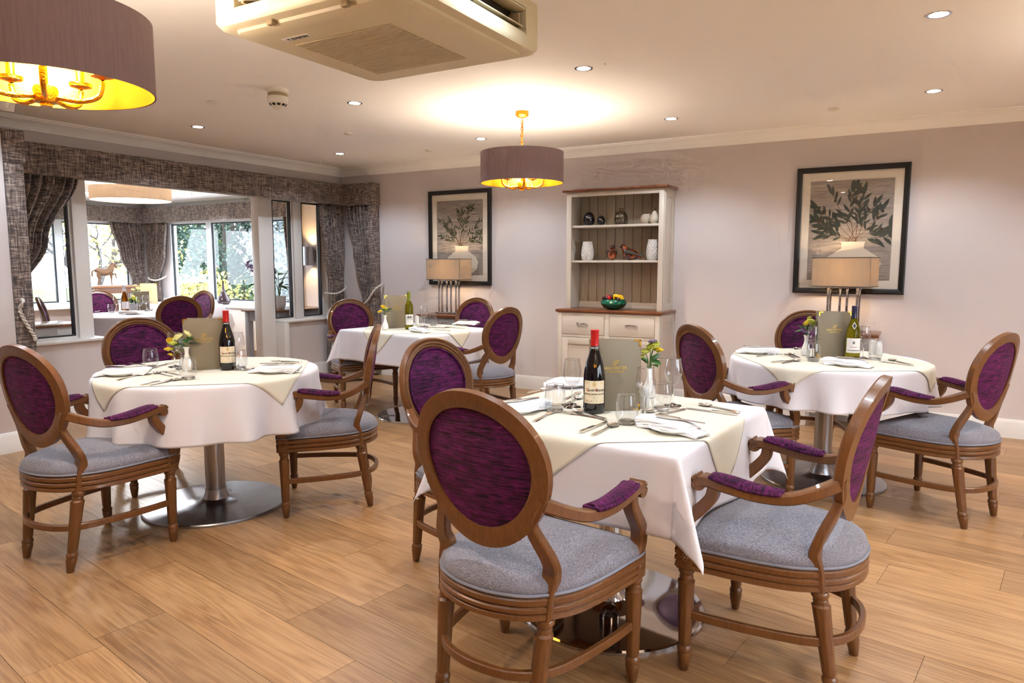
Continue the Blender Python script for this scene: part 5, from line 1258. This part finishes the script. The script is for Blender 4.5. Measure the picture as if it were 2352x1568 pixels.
# ================================================================= SUNROOM FURNITURE
t = thing('console_table', 'grey console table with wooden top inside the sunroom at right', 'console table', (-6.98, 6.29, 0))
obj('top', MB().rbox(-.30, .30, -.45, .47, .775, .80, .006), 'darkwood', t); obj('apron', MB().box(-.26, .26, -.41, .43, .66, .775), 'greypaint', t)
for sx in (-1, 1):
    for yy in (-.385, .405): obj('leg', MB().rbox(sx * .235 - .035, sx * .235 + .035, yy - .035, yy + .035, 0, .775, .004), 'greypaint', t)
obj('shelf', MB().rbox(-.26, .26, -.41, .43, .10, .125, .004), 'greypaint', t)
def plant(x, y, z, label, pot, h_, seed, blooms):
    rnd = random.Random(seed); t = thing('potted_plant', label, 'plant', (x, y, z), 0, 'potted plants on the sunroom console')
    obj('pot', MB().lathe([(.001, 0), (.055, 0), (.072, .05), (.08, .16), (.075, .165), (.065, .15), (.001, .145)], 28), pot, t)
    for k in range(5):
        a = k * 1.26; tip = Vector((.12 * math.cos(a), .12 * math.sin(a), .15 + h_ * rnd.uniform(.7, 1)))
        obj('stem', MB().sweep(spline([(0, 0, .14), (tip.x * .3, tip.y * .3, .15 + h_ * .5), tip], 5), circ(.004, 6)), 'stem', t)
        for q in range(3):
            s_ = .45 + .2 * q; obj('leaf', with_mat(me_lf[1], 'leafdark' if q % 2 else 'leaf'), None, t, (tip.x * s_, tip.y * s_, .15 + (tip.z - .15) * s_), (rnd.uniform(-.4, .4), rnd.uniform(-.5, .3), a + rnd.uniform(-1.2, 1.2)))
        if blooms:
            mb = MB(); 
            for q in range(46):
                u, v = rnd.uniform(0, 2 * PI), math.acos(rnd.uniform(-.4, 1)); d = Vector((math.sin(v) * math.cos(u), math.sin(v) * math.sin(u), math.cos(v))); c_ = d * .065; s1 = d.orthogonal().normalized(); s2 = d.cross(s1)
                mb.add([c_ + s1 * .017, c_ + s2 * .017 + d * .006, c_ - s1 * .017, c_ - s2 * .017 + d * .006], [(0, 1, 2, 3)])
            obj('blossom', mb, 'lilac', t, tip, smooth=0)
plant(-7.13, 6.05, .80, 'purple hydrangea in a grey pot on the sunroom console', 'greypaint', .42, 2, True)
plant(-6.90, 6.12, .80, 'leafy plant in a pale pot on the console behind the glass', 'china', .34, 5, False)
t = thing('teardrop_vase', 'dark bronze teardrop vase on the sunroom window sill', 'vase', (ony(514, 690, YS - .16).x, YS - .16, .74))
m = pb('bronze_glaze', (70, 56, 62), .12, .5, coat=.5); M['bronze'] = m
obj('body', MB().lathe([(.001, 0), (.075, 0), (.098, .03), (.10, .06), (.085, .10), (.055, .15), (.028, .20), (.015, .27), (.011, .34), (.016, .36), (.012, .36), (.001, .3)], 36), 'bronze', t, smooth=60)
t = thing('radiator', 'white radiator with grille below the sunroom windows', 'radiator', (-8.15, YS - .31, 0))
obj('panel', MB().rbox(-.45, .45, -.03, .03, .10, .62, .008), 'plastic', t)
mb = MB()
for k in range(26): mb.rbox(-.43 + k * .034, -.43 + k * .034 + .016, -.038, -.030, .14, .58, .002, 1)
obj('fins', mb, 'plastic', t)
for s_ in (-.38, .38): obj('foot', MB().rbox(s_ - .02, s_ + .02, -.03, .03, 0, .10, .003), 'plastic', t)
# horse on its stand
hx, hy = -11.10, 6.40
t = thing('horse_stand', 'brown wooden stand table carrying the horse by the sunroom window', 'side table', (hx, hy, 0))
obj('top', MB().rbox(-.16, .17, -.30, .45, .985, 1.02, .006), 'midwood', t); obj('apron', MB().box(-.14, .15, -.27, .42, .90, .985), 'darkwood', t)
for sx in (-.12, .13):
    for yy in (-.25, .40): obj('leg', MB().rbox(sx - .025, sx + .025, yy - .025, yy + .025, 0, .985, .004), 'darkwood', t)
t = thing('horse_statue', 'brown standing horse statue with one raised foreleg', 'statue', (hx, hy - .03, 1.02), math.radians(0))
M['horse'] = pb('aged_bronze_horse', (122, 88, 62), .5)
def chain(pts, k=12):
    P = spline([p[:3] for p in pts], 5); rad = [p[3] for p in pts]; rr = []
    for i in range(len(P)): s_ = i / (len(P) - 1) * (len(rad) - 1); j = min(int(s_), len(rad) - 2); rr.append(rad[j] + (rad[j + 1] - rad[j]) * (s_ - j))
    return P, rr
hb = MB()
for pts in ([(0, -.125, .205, .035), (0, -.10, .215, .058), (0, -.03, .20, .058), (0, .05, .205, .060), (0, .095, .235, .056), (0, .118, .272, .044), (0, .13, .302, .034), (0, .146, .322, .028), (0, .172, .308, .023), (0, .196, .282, .018), (0, .205, .268, .013), (0, .207, .262, .005)],
            [(.03, -.10, .20, .036), (.032, -.115, .14, .022), (.032, -.09, .11, .015), (.032, -.115, .06, .010), (.032, -.11, .012, .011), (.032, -.10, .002, .013)],
            [(-.03, -.07, .20, .034), (-.032, -.07, .14, .022), (-.032, -.045, .11, .015), (-.032, -.075, .06, .010), (-.032, -.07, .012, .011), (-.032, -.06, .002, .013)],
            [(.03, .09, .19, .032), (.032, .09, .13, .018), (.032, .092, .08, .011), (.032, .09, .03, .009), (.032, .10, .004, .012)],
            [(-.03, .10, .19, .032), (-.032, .145, .16, .018), (-.032, .19, .17, .012), (-.032, .205, .12, .009), (-.032, .215, .095, .011)],
            [(0, -.14, .225, .010), (0, -.175, .22, .014), (0, -.19, .17, .014), (0, -.18, .12, .004)]):
    P, rr = chain(pts); hb.sweep(P, lambda tt, i: circ(rr[i], 12), up=(1, 0, 0))
obj('body', hb, 'horse', t, smooth=60)
mb = MB()
for k in range(7): y = .072 + k * .010; z = .272 + k * .011; mb.loft([[(x, y - .004, z), (x, y - .018, z + .010), (x, y - .004, z + .012)] for x in (-.005, .005)])
obj('mane', mb, 'horse', t, smooth=0)
for sx in (-1, 1): obj('ear', MB().lathe([(.006, 0), (.004, .014), (.0005, .024)], 8, (sx * .012, .140, .345)), 'horse', t)
obj('plinth', MB().rbox(-.06, .06, -.16, .24, -.001, .012, .003), 'greypaint', t)
for o in t.children:
    if o.name.split('.')[0] != 'plinth': o.location.z = .012
q0, q1 = onz(100, 748, .80), onz(160, 744, .80)
t = thing('sideboard', 'small pale sideboard with wooden top behind the left glass pane', 'sideboard', (-7.15, 3.45, 0))
obj('top', MB().rbox(-.25, .25, -.40, .32, .775, .80, .005), 'midwood', t); obj('body', MB().rbox(-.23, .23, -.38, .30, .06, .775, .004), 'white', t)
for s_ in (-.35, .27): obj('foot', MB().rbox(-.22, .22, s_ - .02, s_ + .02, 0, .06, .002), 'white', t)

# ================================================================= OUTDOORS
struct('ground_outside', MB().box(-60, 30, 7.45, 60, -.7, -.6).box(-60, XS - .15, -30, 7.45, -.7, -.6).box(3.15, 30, -30, 7.45, -.7, -.6).box(XS - .15, 3.15, -30, -2.75, -.7, -.6), pb('rough_grass', (84, 94, 50), .9))
struct('terrace_light_bounce', MB().box(-14.5, -3, 7.45, 10.5, -.6, -.58).box(-14.5, XS - .15, 0, 7.45, -.6, -.58).box(-7, 5, -6, -2.75, -.6, -.58), pb('bounce_light_paving', (206, 202, 196), .9))  # pale slabs added as a reflector, bouncing daylight up into the rooms
M['bark'] = pb('grey_bark', (88, 80, 78), .9); M['barkpale'] = pb('pale_bark', (150, 146, 144), .9)
for nm, c in (('fy', (196, 186, 112)), ('fg', (112, 132, 72)), ('fd', (70, 94, 84)), ('fp', (170, 174, 180))):
    m = pb('foliage_' + nm, c, .7); M[nm] = m
def tree(label, x, y, h_, seed, leafmat, nleaf, lsize, spread=1.0, bark='bark', depth=5, trunk=.12, crown=None, lean=0, clusters=1.0, bush=None):
    rnd = random.Random(seed); t = thing('tree', label, 'tree', (x, y, -.6), 0, 'trees outside the sunroom')
    mb = MB(); tips = []
    def grow(p, d, L, r, dep):
        q = p + d * L + Vector((rnd.uniform(-1, 1), rnd.uniform(-1, 1), rnd.uniform(-.3, .5))) * L * .12
        mid = (p + q) / 2 + Vector((rnd.uniform(-1, 1), rnd.uniform(-1, 1), 0)) * L * .07
        mb.sweep([p, mid, q], lambda tt, i: circ(r * (1 - .35 * tt), 6 if dep > 2 else 4), cap=dep == 0)
        tips.append((q, dep)); tips.append((mid, dep))
        if dep == 0: return
        for k in range(3 if dep > 2 else rnd.choice((2, 3))):
            nd_ = (d + Vector((rnd.uniform(-1, 1), rnd.uniform(-1, 1), rnd.uniform(-.35, .6))) * .85 * spread).normalized(); grow(q, nd_, L * rnd.uniform(.62, .85), r * .62, dep - 1)
    grow(Vector((0, 0, 0)), Vector((lean, 0, 1)).normalized(), h_ * .30, trunk, depth)
    obj('trunk', mb, bark, t, smooth=60)
    lf = MB(); tp = [q for q, dep in tips if dep <= 2]
    for k in range(nleaf):
        c_ = rnd.choice(tp) + Vector((rnd.gauss(0, 1), rnd.gauss(0, 1), rnd.gauss(0, .8))) * .22 * clusters
        a = Vector((rnd.uniform(-1, 1), rnd.uniform(-1, 1), rnd.uniform(-1, 1))).normalized(); b_ = a.orthogonal().normalized(); s_ = lsize * rnd.uniform(.6, 1.3)
        lf.add([c_ - a * s_, c_ + b_ * s_ * .55, c_ + a * s_, c_ - b_ * s_ * .55], [(0, 1, 2, 3)])
    if bush:
        nb_, rx, rz_, zc_ = bush
        for k in range(nb_):
            cl = random.Random(seed * 1000 + k // 60); d = Vector((cl.gauss(0, 1), cl.gauss(0, 1), cl.gauss(0, 1))).normalized() * cl.uniform(.3, 1) ** .5
            c_ = Vector((d.x * rx, d.y * rx, zc_ + d.z * rz_)) + Vector((rnd.gauss(0, 1), rnd.gauss(0, 1), rnd.gauss(0, 1))) * .16
            a = Vector((rnd.uniform(-1, 1), rnd.uniform(-1, 1), rnd.uniform(-1, 1))).normalized(); b_ = a.orthogonal().normalized(); s_ = lsize * rnd.uniform(.6, 1.3)
            lf.add([c_ - a * s_, c_ + b_ * s_ * .55, c_ + a * s_, c_ - b_ * s_ * .55], [(0, 1, 2, 3)])
    obj('foliage', lf, leafmat, t, smooth=0, kind='stuff')
tree('bare branched tree with sparse yellow leaves, left of the sunroom windows', -15.6, 8.6, 4.4, 3, 'fy', 1500, .05, 1.25, trunk=.10, lean=.25)
tree('thin autumn tree with few yellow leaves at far left', -15.2, 6.3, 4.0, 8, 'fy', 1000, .045, 1.3, trunk=.07, lean=.1)
tree('dark ivy covered evergreen behind the left far window', -14.6, 11.2, 4.6, 5, 'fd', 5000, .05, .95, trunk=.15, clusters=1.3, bush=(9000, 1.2, 1.5, 2.6))
tree('pale trunked tree behind the middle far window', -12.6, 11.6, 4.6, 12, 'fp', 4000, .045, .95, 'barkpale', trunk=.14, clusters=1.3, bush=(6500, 1.0, 1.4, 2.1))
tree('dark leafy tree behind the right far window', -10.6, 11.9, 4.6, 21, 'fd', 5000, .05, 1.05, trunk=.14, clusters=1.3, bush=(9000, 1.1, 1.5, 2.4))
tree('low yellow autumn shrub below the left far window', -13.2, 9.8, 2.0, 31, 'fy', 1900, .045, 1.3, depth=4, trunk=.04, clusters=.9)
tree('yellow leaved shrub outside the right far window', -9.4, 10.3, 2.4, 41, 'fy', 1200, .045, 1.3, depth=4, trunk=.04)
tree('green hedge tree filling the far background', -18.5, 15.0, 4.6, 51, 'fg', 6000, .07, 1.3, depth=5, trunk=.12, clusters=1.8, bush=(6000, 2.0, 1.2, 1.6))
bpy.context.view_layer.update()
